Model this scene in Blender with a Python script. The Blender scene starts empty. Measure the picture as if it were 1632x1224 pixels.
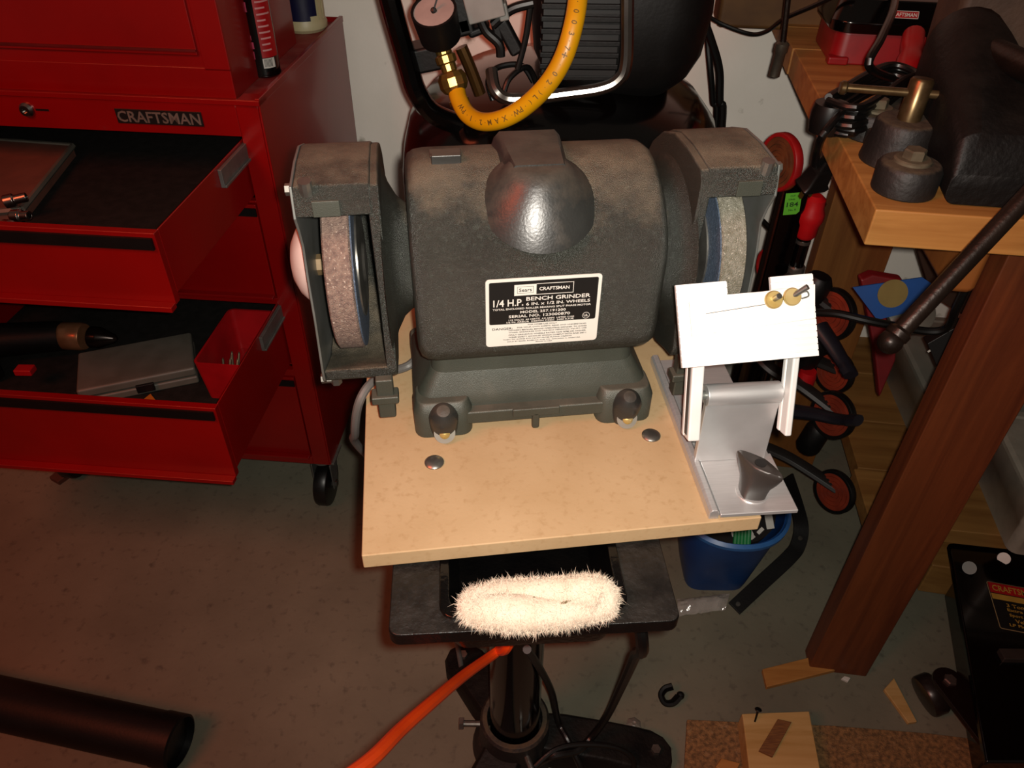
import bpy, bmesh, math, random
from mathutils import Vector, Matrix, Euler
random.seed(7)
PI = math.pi
sc = bpy.context.scene
col = sc.collection
V = Vector

# ---------------------------------------------------------------- camera
FPX = 1210.0
PITCH, ROLL, HC = math.radians(39.4), math.radians(0.8), 1.3
CAM = V((0, 0, HC))
_f = V((0, math.cos(PITCH), -math.sin(PITCH)))
_r0 = V((1, 0, 0)); _u0 = V((0, math.sin(PITCH), math.cos(PITCH)))
_R = _r0 * math.cos(ROLL) + _u0 * math.sin(ROLL)
_U = -_r0 * math.sin(ROLL) + _u0 * math.cos(ROLL)
cd = bpy.data.cameras.new('camera'); cam = bpy.data.objects.new('camera', cd); col.objects.link(cam)
cd.sensor_fit = 'HORIZONTAL'; cd.sensor_width = 36.0; cd.lens = FPX / 1632 * 36.0; cd.clip_start = 0.02
m = Matrix.Identity(4)
for i in range(3):
    m[i][0] = _R[i]; m[i][1] = _U[i]; m[i][2] = -_f[i]; m[i][3] = CAM[i]
cam.matrix_world = m
sc.camera = cam

# ---------------------------------------------------------------- light
w = bpy.data.worlds.new('world'); sc.world = w; w.use_nodes = True
w.node_tree.nodes['Background'].inputs[0].default_value = (1.0, 0.78, 0.62, 1)
w.node_tree.nodes['Background'].inputs[1].default_value = 0.06
fl = bpy.data.lights.new('phone_flash', 'SPOT'); fl.energy = 39; fl.spot_size = math.radians(112); fl.spot_blend = 1.0; fl.color = (1.0, 0.93, 0.83); fl.shadow_soft_size = 0.006
flo = bpy.data.objects.new('phone_flash', fl); col.objects.link(flo); flo.location = CAM + _R * 0.013 + _U * 0.006; flo.rotation_euler = (_f + _U * .12 + _R * .05).to_track_quat('-Z', 'Y').to_euler()
wl = bpy.data.lights.new('warm_lamp', 'AREA'); wl.shape = 'DISK'; wl.size = 0.9; wl.energy = 26.0; wl.color = (1.0, 0.15, 0.06)
wlo = bpy.data.objects.new('warm_lamp', wl); col.objects.link(wlo); wlo.location = (-1.3, -0.35, 2.3)
wlo.rotation_euler = (V((-0.6, 0.9, 0.0)) - wlo.location).to_track_quat('-Z', 'Y').to_euler()
sc.view_settings.view_transform = 'Standard'; sc.view_settings.look = 'None'
sc.view_settings.exposure = 0.0; sc.view_settings.gamma = 1.0
sc.view_settings.use_curve_mapping = False

# ---------------------------------------------------------------- measuring: where a sight line meets a height, or a depth
def ray(u, v):
    return _f + _R * ((u - 816) / FPX) - _U * ((v - 612) / FPX)
def pt(u, v, z):
    d = ray(u, v); return CAM + d * ((z - HC) / d.z)
def py(u, v, y):
    d = ray(u, v); return CAM + d * (y / d.y)

# ---------------------------------------------------------------- materials
DARK = {'black_matte', 'black_gloss_paint', 'rusty_black_casting', 'dark_drawer_liner', 'black_cable_rubber', 'dark_scraps', 'tray_black_gloss', 'dusty_cast_iron', 'dusty_tray_casting', 'brown_steel_bar'}
BRIGHT = {'painted_wallboard', 'concrete', 'anodised_aluminium', 'baseboard_paint', 'clear_film', 'copper_sleeve', 'blue_plastic', 'blue_rim'}
def srgb0(c):
    if isinstance(c, str):
        c = [int(c[i:i + 2], 16) / 255 for i in (0, 2, 4)]
    return tuple(((x + .055) / 1.055) ** 2.4 if x > .04045 else x / 12.92 for x in c)
MATS = {}
def mat(name, c1, c2=None, rough=.5, metal=0, scale=40, stretch=(1, 1, 1), bump=0, bscale=None, lo=.35, hi=.65, spec=.5, detail=6, dust=None, kind='noise', alpha=None, coat=0, fine=None):
    if name in MATS: return MATS[name]
    M = bpy.data.materials.new(name); M.use_nodes = True
    nt = M.node_tree; b = nt.nodes['Principled BSDF']
    N = lambda t: nt.nodes.new(t); L = nt.links.new
    b.inputs['Roughness'].default_value = rough; b.inputs['Metallic'].default_value = metal
    b.inputs['Specular IOR Level'].default_value = spec
    if coat: b.inputs['Coat Weight'].default_value = coat; b.inputs['Coat Roughness'].default_value = .1
    K = 1 if name in BRIGHT else (.3 if name in DARK else .64)
    if name in ('white_print', 'cream_wool'): K = .62
    srgb = lambda c: tuple(x * K for x in srgb0(c))
    a = srgb(c1); c2 = srgb(c2) if c2 else tuple(x * .82 for x in a)
    tc = N('ShaderNodeTexCoord'); mp = N('ShaderNodeMapping'); mp.inputs['Scale'].default_value = stretch
    L(tc.outputs['Object'], mp.inputs[0])
    if kind == 'wood':
        tx = N('ShaderNodeTexNoise'); tx.inputs['Scale'].default_value = scale * .8; tx.inputs['Detail'].default_value = 5
        tx.inputs['Roughness'].default_value = .6; tx.inputs['Distortion'].default_value = .6
    else:
        tx = N('ShaderNodeTexNoise'); tx.inputs['Scale'].default_value = scale; tx.inputs['Detail'].default_value = detail
    L(mp.outputs[0], tx.inputs['Vector'])
    rp = N('ShaderNodeValToRGB'); rp.color_ramp.elements[0].position = lo; rp.color_ramp.elements[1].position = hi
    rp.color_ramp.elements[0].color = (*c2, 1); rp.color_ramp.elements[1].color = (*a, 1)
    L(tx.outputs[0], rp.inputs[0])
    out = rp.outputs[0]
    if fine:   # a second, fine speckle (colour, scale, low, high)
        t2 = N('ShaderNodeTexNoise'); t2.inputs['Scale'].default_value = fine[1]; t2.inputs['Detail'].default_value = 4
        L(tc.outputs['Object'], t2.inputs['Vector'])
        r2 = N('ShaderNodeMapRange'); r2.inputs[1].default_value = fine[2]; r2.inputs[2].default_value = fine[3]
        L(t2.outputs[0], r2.inputs[0])
        mx = N('ShaderNodeMix'); mx.data_type = 'RGBA'
        L(r2.outputs[0], mx.inputs[0]); L(out, mx.inputs[6]); mx.inputs[7].default_value = (*srgb(fine[0]), 1)
        out = mx.outputs[2]
    if dust:   # settled dust: lies on faces that look up, broken up by noise
        g = N('ShaderNodeNewGeometry'); sx = N('ShaderNodeSeparateXYZ'); L(g.outputs['Normal'], sx.inputs[0])
        t3 = N('ShaderNodeTexNoise'); t3.inputs['Scale'].default_value = dust[1]; t3.inputs['Detail'].default_value = 7
        t3.inputs['Roughness'].default_value = .65
        L(tc.outputs['Object'], t3.inputs['Vector'])
        ad = N('ShaderNodeMath'); ad.operation = 'MULTIPLY_ADD'; L(t3.outputs[0], ad.inputs[0]); ad.inputs[1].default_value = 1.6
        L(sx.outputs[2], ad.inputs[2])
        r3 = N('ShaderNodeMapRange'); r3.inputs[1].default_value = dust[2]; r3.inputs[2].default_value = dust[3]; r3.inputs[4].default_value = dust[4]
        L(ad.outputs[0], r3.inputs[0])
        mx = N('ShaderNodeMix'); mx.data_type = 'RGBA'
        L(r3.outputs[0], mx.inputs[0]); L(out, mx.inputs[6]); mx.inputs[7].default_value = (*srgb(dust[0]), 1)
        out = mx.outputs[2]
        rr = N('ShaderNodeMapRange'); L(r3.outputs[0], rr.inputs[0]); rr.inputs[3].default_value = rough; rr.inputs[4].default_value = min(1, rough + .35)
        L(rr.outputs[0], b.inputs['Roughness'])
    L(out, b.inputs['Base Color'])
    if bump:
        bt = N('ShaderNodeTexNoise'); bt.inputs['Scale'].default_value = bscale or scale * 4; bt.inputs['Detail'].default_value = 3
        L(tc.outputs['Object'], bt.inputs['Vector'])
        bp = N('ShaderNodeBump'); bp.inputs['Strength'].default_value = bump; bp.inputs['Distance'].default_value = .002
        L(bt.outputs[0], bp.inputs['Height']); L(bp.outputs[0], b.inputs['Normal'])
    if alpha is not None:
        b.inputs['Alpha'].default_value = alpha
    MATS[name] = M
    return M

concrete = mat('concrete', '6e6b5a', '5a5748', rough=.85, scale=5, bump=.25, bscale=90, lo=.3, hi=.75, detail=10, fine=('403c33', 60, .58, .85))
plaster = mat('painted_wallboard', 'f2ece2', 'e9e3d8', rough=.7, scale=6, bump=.15, bscale=120, fine=('a8a294', 18, .66, .75))
mdf = mat('fibreboard', 'c2a57c', 'b99b71', rough=.75, scale=14, fine=('ab8b60', 160, .55, .85), bump=.05, bscale=300)
mdf_edge = mdf
grn = mat('grinder_enamel', '3c3e37', '33352f', rough=.35, metal=.45, scale=18, bump=.8, bscale=1500, dust=('a08f74', 22, 1.4, 2.2, .85), spec=.9, fine=('4a5048', 300, .55, .7))
grn_plain = mat('grinder_enamel_clean', '484b42', '3e4138', rough=.45, metal=.2, scale=18, bump=.25, bscale=1500, dust=('75695a', 30, 1.3, 2.3, .6))
grn_dark = mat('dark_cap_plastic', '2f302e', '262624', rough=.36, scale=30, bump=.1, bscale=500, dust=('5c5144', 35, 1.25, 2.0, .7))
stone_red = mat('brown_abrasive', '8c7467', '6e5850', rough=.8, scale=260, bump=.9, bscale=900, detail=3, fine=('c9b8a8', 600, .62, .7))
stone_grey = mat('grey_abrasive', '8d8a7c', '73705f', rough=.8, scale=260, bump=.9, bscale=900, detail=3, fine=('c9c4b4', 600, .62, .7))
stone_blue = mat('blue_wheel_face', '47566a', '3a495c', rough=.7, scale=200, bump=.6, bscale=800, fine=('76859a', 500, .6, .72))
steel = mat('bare_steel', 'b8b5ad', '96938b', rough=.32, metal=.9, scale=60)
chrome = mat('chrome', 'b4b0aa', 'a09c96', rough=.28, metal=1, scale=20)
zinc = mat('zinc_sheet', '9a9c98', '84867f', rough=.4, metal=.7, scale=30)
alu = mat('anodised_aluminium', 'c6c6c6', 'bcbcbc', rough=.42, metal=.75, scale=30, stretch=(1, 20, 1))
alu_b = mat('bright_aluminium', 'fbfaf7', 'efeeeb', rough=.55, metal=.2, scale=30)
brass = mat('brass', 'c9a75a', 'a88440', rough=.3, metal=.9, scale=50)
brass_l = mat('polished_brass', 'e0c98c', 'c9ab60', rough=.4, metal=.6, scale=50)
knobm = mat('charcoal_knob_plastic', '3a3633', '332f2c', rough=.38, scale=30)
white = mat('white_print', 'ece8df', 'e0dcd2', rough=.5, scale=20)
cream = mat('cream_plastic', 'd9cfa4', 'cbbf90', rough=.45, scale=20)
blackp = mat('black_print', '12100f', '0c0b0a', rough=.45, scale=20)
blk = mat('black_gloss_paint', '0d0c0c', '070707', rough=.16, scale=10, coat=.4)
blkm = mat('black_matte', '151413', '0c0b0b', rough=.5, spec=.3, scale=30, bump=.1, bscale=200)
rubber = mat('black_cable_rubber', '1a1816', '121110', rough=.38, scale=30)
cast = mat('rusty_black_casting', '1c1815', '120f0d', rough=.55, spec=.25, scale=25, bump=.5, bscale=140, dust=('3a3026', 26, 1.5, 2.4, .7))
casttray = mat('dusty_tray_casting', '191614', '100e0d', rough=.33, scale=40, bump=.5, bscale=200, dust=('3c352c', 30, 1.5, 2.1, .75))
red = mat('red_enamel', '960101', '8a0101', rough=.33, scale=8, coat=.25)
red_dull = mat('dusty_red_enamel', '9c1a18', '7c100e', rough=.6, scale=20, fine=('a85a50', 30, .5, .8))
redp = mat('red_plastic', 'c01018', 'a80c12', rough=.4, scale=20)
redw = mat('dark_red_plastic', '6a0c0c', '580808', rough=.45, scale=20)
liner = mat('dark_drawer_liner', '332e2a', '242019', rough=.9, spec=.2, scale=60, bump=.5, bscale=400)
grey = mat('grey_plastic', '6e6a60', '625e54', rough=.5, scale=25)
greycl = mat('cloudy_grey_plastic', '9a968a', '8a867a', rough=.35, scale=10)
yel = mat('yellow_rubber', 'e8a800', 'd89a00', rough=.4, scale=15)
orange = mat('orange_cable', 'f04a10', 'dd3e0a', rough=.4, scale=15)
wool = mat('cream_wool', 'f4e2cc', 'ead6be', rough=.95, scale=60, bump=.5, bscale=300)
pine = mat('pine', 'c98f48', 'a86e2e', rough=.6, kind='wood', scale=9, stretch=(.4, 6, 6), bump=.12, bscale=60)
pine_l = mat('pale_pine', 'd8b070', 'bf9450', rough=.65, kind='wood', scale=9, stretch=(.5, 5, 5), bump=.12)
leg_w = mat('red_brown_lumber', '7e3e1c', '5c2810', rough=.5, kind='wood', scale=6, stretch=(7, 7, .35), bump=.15, bscale=60)
leg_b = mat('orange_brown_lumber', '97602a', '774416', rough=.55, kind='wood', scale=6, stretch=(6, 6, .4), bump=.12)
plankm = mat('shelf_lumber', 'a9783c', '8c5c28', rough=.6, kind='wood', scale=8, stretch=(.4, 6, 6), bump=.12)
stick = mat('stained_stick', '8c5a28', '6d401a', rough=.7, scale=60, stretch=(1, 8, 8))
rustbar = mat('brown_steel_bar', '4a3a30', '382b23', rough=.38, metal=.6, scale=30, bump=.2, bscale=200)
rustiron = mat('dusty_cast_iron', '2a2420', '1c1815', rough=.6, scale=30, bump=.4, bscale=160, dust=('7c6647', 40, 1.35, 1.9, .85))
bluep = mat('blue_plastic', '123c74', '0e3264', rough=.42, scale=10)
blued = mat('blue_card', '1356a8', '0f4a94', rough=.5, scale=10)
goldc = mat('gold_print', '8a7a42', '7a6a36', rough=.5, scale=20)
greenl = mat('green_sticker', '63c832', '58b82a', rough=.6, scale=20)
greenc = mat('green_cable', '1f8a4a', '187a3e', rough=.45, scale=20)
carpetm = mat('brown_carpet', 'a87c4c', '6e5232', rough=1, scale=140, bump=1, bscale=500, detail=4, fine=('a8845c', 90, .6, .75))
clear = mat('clear_film', 'c8c4bc', 'b4b0a8', rough=.12, scale=40, bump=.8, bscale=60, alpha=.42)
copper = mat('copper_sleeve', 'b07a58', '9a6646', rough=.3, metal=.7, scale=40)
dusty = mat('drawer_tray_brown', '7a4a3a', '684032', rough=.7, scale=20)
orangec = mat('orange_card', 'd07818', 'c06c12', rough=.6, scale=20)
navy = mat('navy_label', '0e1440', '0a1036', rough=.4, scale=10)
padred = mat('red_pad', '93331a', '762612', rough=.5, scale=30)
rollred = mat('red_band', 'b0181a', '981214', rough=.45, scale=30)

# ---------------------------------------------------------------- builders
def root(name, label, cat, loc=(0, 0, 0), rz=0, group=None):
    o = bpy.data.objects.new(name, None); col.objects.link(o)
    o.empty_display_size = .03
    o.location = loc; o.rotation_euler = (0, 0, rz); o['label'] = label; o['category'] = cat
    if group: o['group'] = group
    return o
def rmat(o):
    M = Matrix.Translation(o.location) @ o.rotation_euler.to_matrix().to_4x4()
    return (rmat(o.parent) @ M) if o.parent else M
def loc(o, p): return rmat(o).inverted() @ V(p)
def rot(ax, deg): return Matrix.Rotation(math.radians(deg), 4, ax)
def T(*p): return Matrix.Translation(V(p) if len(p) == 3 else V(p[0]))
def spline(P, n=8):
    P = [V(p) for p in P]; out = []
    for i in range(len(P) - 1):
        a = P[max(i - 1, 0)]; b = P[i]; c = P[i + 1]; d = P[min(i + 2, len(P) - 1)]
        for k in range(n):
            t = k / n
            out.append(.5 * ((2 * b) + (c - a) * t + (2 * a - 5 * b + 4 * c - d) * t * t + (3 * b - a - 3 * c + d) * t ** 3))
    out.append(P[-1]); return out
def rrect(hx, hy, r, z=0, cx=0, cy=0, n=5):
    out = []
    for sx, sy, a0 in ((1, 1, 0), (-1, 1, 90), (-1, -1, 180), (1, -1, 270)):
        for k in range(n + 1):
            a = math.radians(a0 + 90 * k / n)
            out.append(V((cx + sx * (hx - r) + r * math.cos(a), cy + sy * (hy - r) + r * math.sin(a), z)))
    return out
class B:
    def __init__(s, M=None): s.bm = bmesh.new(); s.M = M or Matrix.Identity(4)
    def _add(s, vs): return [s.bm.verts.new(s.M @ V(v)) for v in vs]
    def _face(s, f):
        try: s.bm.faces.new(f)
        except ValueError: pass
    def box(s, c, d, R=None):
        M = T(c) @ (R or Matrix.Identity(4))
        v = s._add([M @ V((d[0] / 2 * x, d[1] / 2 * y, d[2] / 2 * z)) for x in (-1, 1) for y in (-1, 1) for z in (-1, 1)])
        for f in ((0, 1, 3, 2), (4, 6, 7, 5), (0, 4, 5, 1), (2, 3, 7, 6), (0, 2, 6, 4), (1, 5, 7, 3)): s._face([v[i] for i in f])
        return s
    def bx(s, x0, x1, y0, y1, z0, z1): return s.box(((x0 + x1) / 2, (y0 + y1) / 2, (z0 + z1) / 2), (x1 - x0, y1 - y0, z1 - z0))
    def loft(s, rings, cap0=True, cap1=True, closed=False):
        vs = [s._add(r) for r in rings]; n = len(vs[0])
        R = range(len(vs) if closed else len(vs) - 1)
        for i in R:
            a, b = vs[i], vs[(i + 1) % len(vs)]
            for k in range(n): s._face([a[k], a[(k + 1) % n], b[(k + 1) % n], b[k]])
        if not closed:
            if cap0: s._face(list(reversed(vs[0])))
            if cap1: s._face(vs[-1])
        return s
    def cyl(s, a, b, r, r2=None, seg=24): return s.lathe([(r, 0), (r if r2 is None else r2, (V(b) - V(a)).length)], a, V(b) - V(a), seg)
    def lathe(s, prof, c, axis=(0, 0, 1), seg=28, cap=True):
        q = V(axis).normalized().to_track_quat('Z', 'Y').to_matrix()
        rings = []
        for r, z in prof:
            rings.append([V(c) + q @ V((max(r, 1e-5) * math.cos(2 * PI * k / seg), max(r, 1e-5) * math.sin(2 * PI * k / seg), z)) for k in range(seg)])
        return s.loft(rings, cap, cap)
    def tube(s, P, r, seg=10, n=8, flat=None):
        P = spline(P, n) if n > 1 else [V(p) for p in P]
        rings = []; up = None
        for i, p in enumerate(P):
            t = (P[min(i + 1, len(P) - 1)] - P[max(i - 1, 0)]).normalized()
            if up is None: up = V((0, 0, 1)) if abs(t.z) < .9 else V((1, 0, 0))
            sd = t.cross(up).normalized(); up = sd.cross(t).normalized()
            rr = r if not callable(r) else r(i / (len(P) - 1))
            rings.append([p + sd * rr * math.cos(2 * PI * k / seg) + up * rr * (flat or 1) * math.sin(2 * PI * k / seg) for k in range(seg)])
        return s.loft(rings)
    def prism(s, poly, ax, a, b):
        f = {'x': lambda p, t: (t, p[0], p[1]), 'y': lambda p, t: (p[0], t, p[1]), 'z': lambda p, t: (p[0], p[1], t)}[ax]
        return s.loft([[V(f(p, a)) for p in poly], [V(f(p, b)) for p in poly]])
    def ball(s, c, r, seg=16, sq=1):
        n = seg // 2
        return s.lathe([(r * math.sin(PI * k / n), -r * sq * math.cos(PI * k / n)) for k in range(n + 1)], c, (0, 0, 1), seg)
    def text(s, txt, M, w=None, h=None, d=.0003):
        """solid lettering in the local xy plane, centred, fitted to w and h"""
        cu = bpy.data.curves.new('t', 'FONT'); cu.body = txt; cu.size = 1; cu.extrude = .01; cu.resolution_u = 2; cu.offset = .012
        ob = bpy.data.objects.new('t', cu); me = bpy.data.meshes.new_from_object(ob)
        xs = [v.co.x for v in me.vertices]; ys = [v.co.y for v in me.vertices]
        W = max(xs) - min(xs); H = max(ys) - min(ys)
        sx = (w / W) if w else None; sy = (h / H) if h else sx
        if sx is None: sx = sy
        cx = (max(xs) + min(xs)) / 2; cy = (max(ys) + min(ys)) / 2
        vs = s._add([M @ V(((v.co.x - cx) * sx, (v.co.y - cy) * sy, d * (v.co.z / .01 + 1) / 2)) for v in me.vertices])
        for p in me.polygons: s._face([vs[i] for i in p.vertices])
        bpy.data.objects.remove(ob); bpy.data.curves.remove(cu); bpy.data.meshes.remove(me)
        return s
    def end(s, name, m, parent=None, bevel=0, world=False, label=None, cat=None, group=None, kind=None, ang=35, seg=2, flat=False):
        bmesh.ops.recalc_face_normals(s.bm, faces=s.bm.faces)
        me = bpy.data.meshes.new(name); s.bm.to_mesh(me); s.bm.free()
        if world and parent: me.transform(rmat(parent).inverted())
        elif world is True and not parent: pass
        o = bpy.data.objects.new(name, me); col.objects.link(o)
        if not parent and kind != 'structure':      # put the origin at the base of a thing that is one mesh
            xs = [v.co for v in me.vertices]
            c = V((sum(p.x for p in xs) / len(xs), sum(p.y for p in xs) / len(xs), min(p.z for p in xs)))
            me.transform(T(-c)); o.location = c
        me.materials.append(m)
        if not flat:
            for p in me.polygons: p.use_smooth = True
            me.set_sharp_from_angle(angle=math.radians(ang))
        if parent: o.parent = parent
        if bevel:
            md = o.modifiers.new('bevel', 'BEVEL'); md.width = bevel; md.segments = seg; md.limit_method = 'ANGLE'; md.angle_limit = math.radians(40)
            md.harden_normals = not flat
        if label: o['label'] = label
        if cat: o['category'] = cat
        if group: o['group'] = group
        if kind: o['kind'] = kind
        return o

# ================================================================ the room
B().bx(-3.2, 3.0, -2.2, 3.0, -.1, 0).end('floor', concrete, kind='structure', flat=True)
wallrot = rot('Z', -4)
B(T(-.35, 1.665, 0) @ wallrot).bx(-2.9, 3.2, 0, .12, 0, 2.5).end('wall_back', plaster, kind='structure', flat=True)
WM = T(-.35, 1.665, 0) @ wallrot
B(WM).bx(-2.6, 3.0, -.012, 0, 0, .09).end('baseboard_back', mat('baseboard_paint', 'bdb8ac', rough=.5), kind='structure', bevel=.002)

# ================================================================ toolbox
tb = root('rolling_tool_cabinet', 'tall red steel rolling tool cabinet with two drawers pulled open', 'tool cabinet', (-.383, 1.137, 0), math.radians(-4.5))
W_ = -.69
b = B()
b.bx(-.0035, 0, .001, .48, .135, .905)                 # right side
b.bx(W_, W_ + .0035, .001, .48, .135, .905)
b.bx(W_, 0, .476, .48, .135, .905)
b.bx(-.038, -.0035, 0, .018, .135, .900); b.bx(W_ + .0035, W_ + .038, 0, .018, .135, .900)
b.bx(W_ + .038, -.038, 0, .012, .848, .900)
b.bx(W_ + .038, -.038, 0, .014, .135, .155)
b.bx(W_ + .0035, -.0035, .018, .476, .135, .140)
b.bx(W_ + .038, -.038, .001, .014, .737, .741); b.bx(W_ + .038, -.038, .001, .014, .540, .553); b.bx(W_ + .038, -.038, .001, .014, .375, .39)
b.bx(W_ + .0035, -.0035, .018, .476, .39, .392); b.bx(W_ + .0035, -.0035, .018, .476, .548, .55)
b.end('carcass', red, tb, bevel=.0015)
b = B(); b.bx(W_ + .0035, -.0035, .0, .476, .893, .896); b.end('top_deck', red_dull, tb, label='dusty recessed top of the cabinet')
b = B(); b.bx(-.006, .001, 0, .481, .896, .907); b.bx(W_, 0, -.001, .006, .896, .904); b.bx(-.034, .001, .0, .03, .896, .9045); b.end('top_rim', red, tb, bevel=.001)
B().bx(W_ + .006, -.006, .42, .474, .16, .84).end('back_panel', liner, tb)
x0, x1 = W_ + .042, -.040
for z0, z1, nm in ((.557, .735, 'closed'), (.16, .372, 'closed')):
    d = B().bx(x0, x1, -.002, .016, z0, z1).bx(x0, x1, -.014, -.002, z0, z0 + .006).end('drawer', red, tb, bevel=.0012, label='closed drawer')
    B().bx(x0, x1, -.005, -.002, z1 - .02, z1 - .006).end('trim_strip', blkm, d)
def open_drawer(z0, z1, op, lab, depth=None):
    b = B(); y0 = -op; sz = z0 + .012
    b.bx(x0, x1, y0, y0 + .012, z0, z1)
    b.bx(x0, x1, y0 - .014, y0, z0 - .004, z0 + .004)               # turned lower lip
    b.bx(x1 - .0025, x1, y0 + .012, .4, sz, z1); b.bx(x0, x0 + .0025, y0 + .012, .4, sz, z1)
    b.bx(x0 + .0025, x1 - .0025, y0 + .012, .4, sz, sz + .002)
    d = b.end('drawer', red, tb, bevel=.001, label=lab)
    B().bx(x0, x1 - .004, y0 - .004, y0 + .0, z1 - .022, z1 - .006).end('trim_strip', blkm, d, label='black strip along the top of the drawer front')
    B().bx(x0 + .003, x1 - .003, y0 + .013, .4, sz + .002, sz + .006).end('liner', liner, d)
    B().bx(x1, x1 + .006, -.1, .015, z1 - .032, z1 - .004).bx(x1 + .006, x1 + .009, -.1, .015, z1 - .032, z1 - .028).end('slide', zinc, d, bevel=.0008)
    return d
open_drawer(.737, .842, .300, 'shallow open drawer with a black strip', None)
open_drawer(.395, .543, .288, 'deep open drawer full of tools', None)
# header badge and lock
pa = loc(tb, pt(166, 200, .872)); pb = loc(tb, pt(300, 212, .872))
xa, xb = pa.x, pb.x; xa, xb = min(xa, xb), max(xa, xb)
bd = B().bx(xa, xb, -.002, 0, .862, .884).end('name_badge', blackp, tb, bevel=.0004, label='dark badge with raised block lettering')
B().text('CRAFTSMAN', T((xa + xb) / 2, -.002, .873) @ rot('X', 90), xb - xa - .005, .017, .001).end('lettering', mat('badge_metal', '9c8c80', rough=.4, metal=.5), bd)
pl = loc(tb, pt(17, 188, .878))
lk = B().lathe([(.011, 0), (.011, .003), (.008, .007), (.004, .007), (.004, .004)], (pl.x, 0, .876), (0, -1, 0)).end('lock', chrome, tb)
B().bx(pl.x + .014, pl.x + .035, -.0006, 0, .875, .878).end('key_slot', blackp, tb)
# casters
for cx, cy in ((-.030, .035), (W_ + .06, .06), (-.05, .42), (W_ + .06, .42)):
    c = B().bx(cx - .035, cx + .035, cy - .03, cy + .03, .130, .135).lathe([(.022, 0), (.022, .014)], (cx, cy, .116)).prism([(cy - .022, .118), (cy + .026, .118), (cy + .02, .09), (cy + .002, .045), (cy - .022, .045)], 'x', cx - .022, cx - .019).prism([(cy - .022, .118), (cy + .026, .118), (cy + .02, .09), (cy + .002, .045), (cy - .022, .045)], 'x', cx + .019, cx + .022).end('caster', zinc, tb, bevel=.0008)
    B().lathe([(.03, 0), (.05, .002), (.052, .006), (.052, .024), (.05, .028), (.03, .03)], (cx - .015, cy - .010, .053), (1, 0, 0)).end('wheel', rubber, c)
    B().cyl((cx - .026, cy - .010, .053), (cx + .026, cy - .010, .053), .009, seg=6).end('axle_bolt', chrome, c)

tc_ = root('tool_chest', 'red steel top chest sitting on the rolling tool cabinet', 'tool chest', tb.matrix_world @ V((0, 0, 0)), 0)
cl = rmat(tb) @ V((-.045, .025, .896)); tc_.location = cl; tc_.rotation_euler = (0, 0, math.radians(-4.5))
b = B(); b.bx(-.60, 0, .004, .30, 0, .33); b.bx(-.57, -.045, 0, .006, .062, .20); b.bx(-.57, -.045, 0, .006, .205, .325); b.bx(-.60, 0, .001, .006, 0, .045); b.bx(-.60, -.575, .001, .006, .04, .33); b.bx(-.04, 0, .001, .006, .04, .33)
b.end('chest_body', red, tc_, bevel=.0015)
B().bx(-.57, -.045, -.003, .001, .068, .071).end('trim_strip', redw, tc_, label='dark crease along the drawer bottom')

# things in the drawers
def inn(z): return z
a = pt(0, 218, .80)
tr = root('wooden_tray', 'brown tray with a dark rim at the left of the upper open drawer', 'tray')
zf = .737 + .018
q = [pt(-60, 330, zf + .03), pt(30, 322, zf + .03), pt(112, 222, zf + .03), pt(-60, 210, zf + .03)]
q = [V((p.x, p.y, zf)) for p in q]
tr.location = q[1]
def slabq(b, q, z0, z1): return b.loft([[V((p.x, p.y, z0)) for p in q], [V((p.x, p.y, z1)) for p in q]])
slabq(B(), q, zf, zf + .02).end('tray_base', dusty, tr, world=True, bevel=.001)
b = B()
for i in range(4):
    p0, p1 = q[i], q[(i + 1) % 4]
    b.tube([V((p0.x, p0.y, zf + .018)), V((p1.x, p1.y, zf + .018))], .005, seg=6, n=1)
b.end('tray_rim', grey, tr, world=True)
for i, (u, v, L_) in enumerate(((8, 322, .03), (22, 345, .026), (10, 360, .03))):
    p = pt(u, v, zf + .034)
    o = B().lathe([(.010, 0), (.010, .012), (.007, .014), (.007, L_), (.004, L_), (.004, L_ - .008)], p, (.8, .3 - i * .4, .1), 16).end(
        'socket', chrome, bevel=.0006, cat='socket', group='chrome sockets in the drawer', label=['topmost chrome socket at the left of the upper open drawer', 'middle chrome socket at the left of the upper open drawer', 'lowest chrome socket at the left of the upper open drawer'][i])
p0, p1 = pt(30, 372, zf + .012), pt(140, 379, zf + .012)
b = B(); b.tube([p0, (p0 + p1) / 2 + V((0, .004, 0)), p1], .006, seg=6, n=3, flat=.6); b.ball(p0 * .5 + p1 * .5, .009, 10)
b.end('rusty_punch', mat('pale_rusty_steel', '8a6a54', '6a4a3a', rough=.6, scale=80), label='pale rusty steel punch along the front of the upper open drawer', cat='punch')

zf = .395 + .018
cs = root('grey_case', 'flat grey plastic case lying askew in the lower open drawer', 'case')
q = [pt(122, 628, zf + .03), pt(312, 590, zf + .03), pt(302, 520, zf + .045), pt(120, 565, zf + .045)]
q = [V((p.x, p.y, 0)) for p in q]; q[2] = q[1] + (q[2] - q[1]).normalized() * .12; q[3] = q[0] + (q[3] - q[0]).normalized() * .12
cs.location = V((q[0].x, q[0].y, zf))
slabq(B(), q, zf, zf + .016).end('case_base', grey, cs, world=True, bevel=.004)
slabq(B(), q, zf + .0175, zf + .036).end('case_lid', grey, cs, world=True, bevel=.005)
pm = q[0] * .45 + q[1] * .55
B(T(pm.x, pm.y, zf + .016) @ rot('Z', math.degrees(math.atan2((q[1] - q[0]).y, (q[1] - q[0]).x)))).box((0, -.003, 0), (.03, .006, .016)).end('latch', blkm, cs, world=True, bevel=.001)

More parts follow.
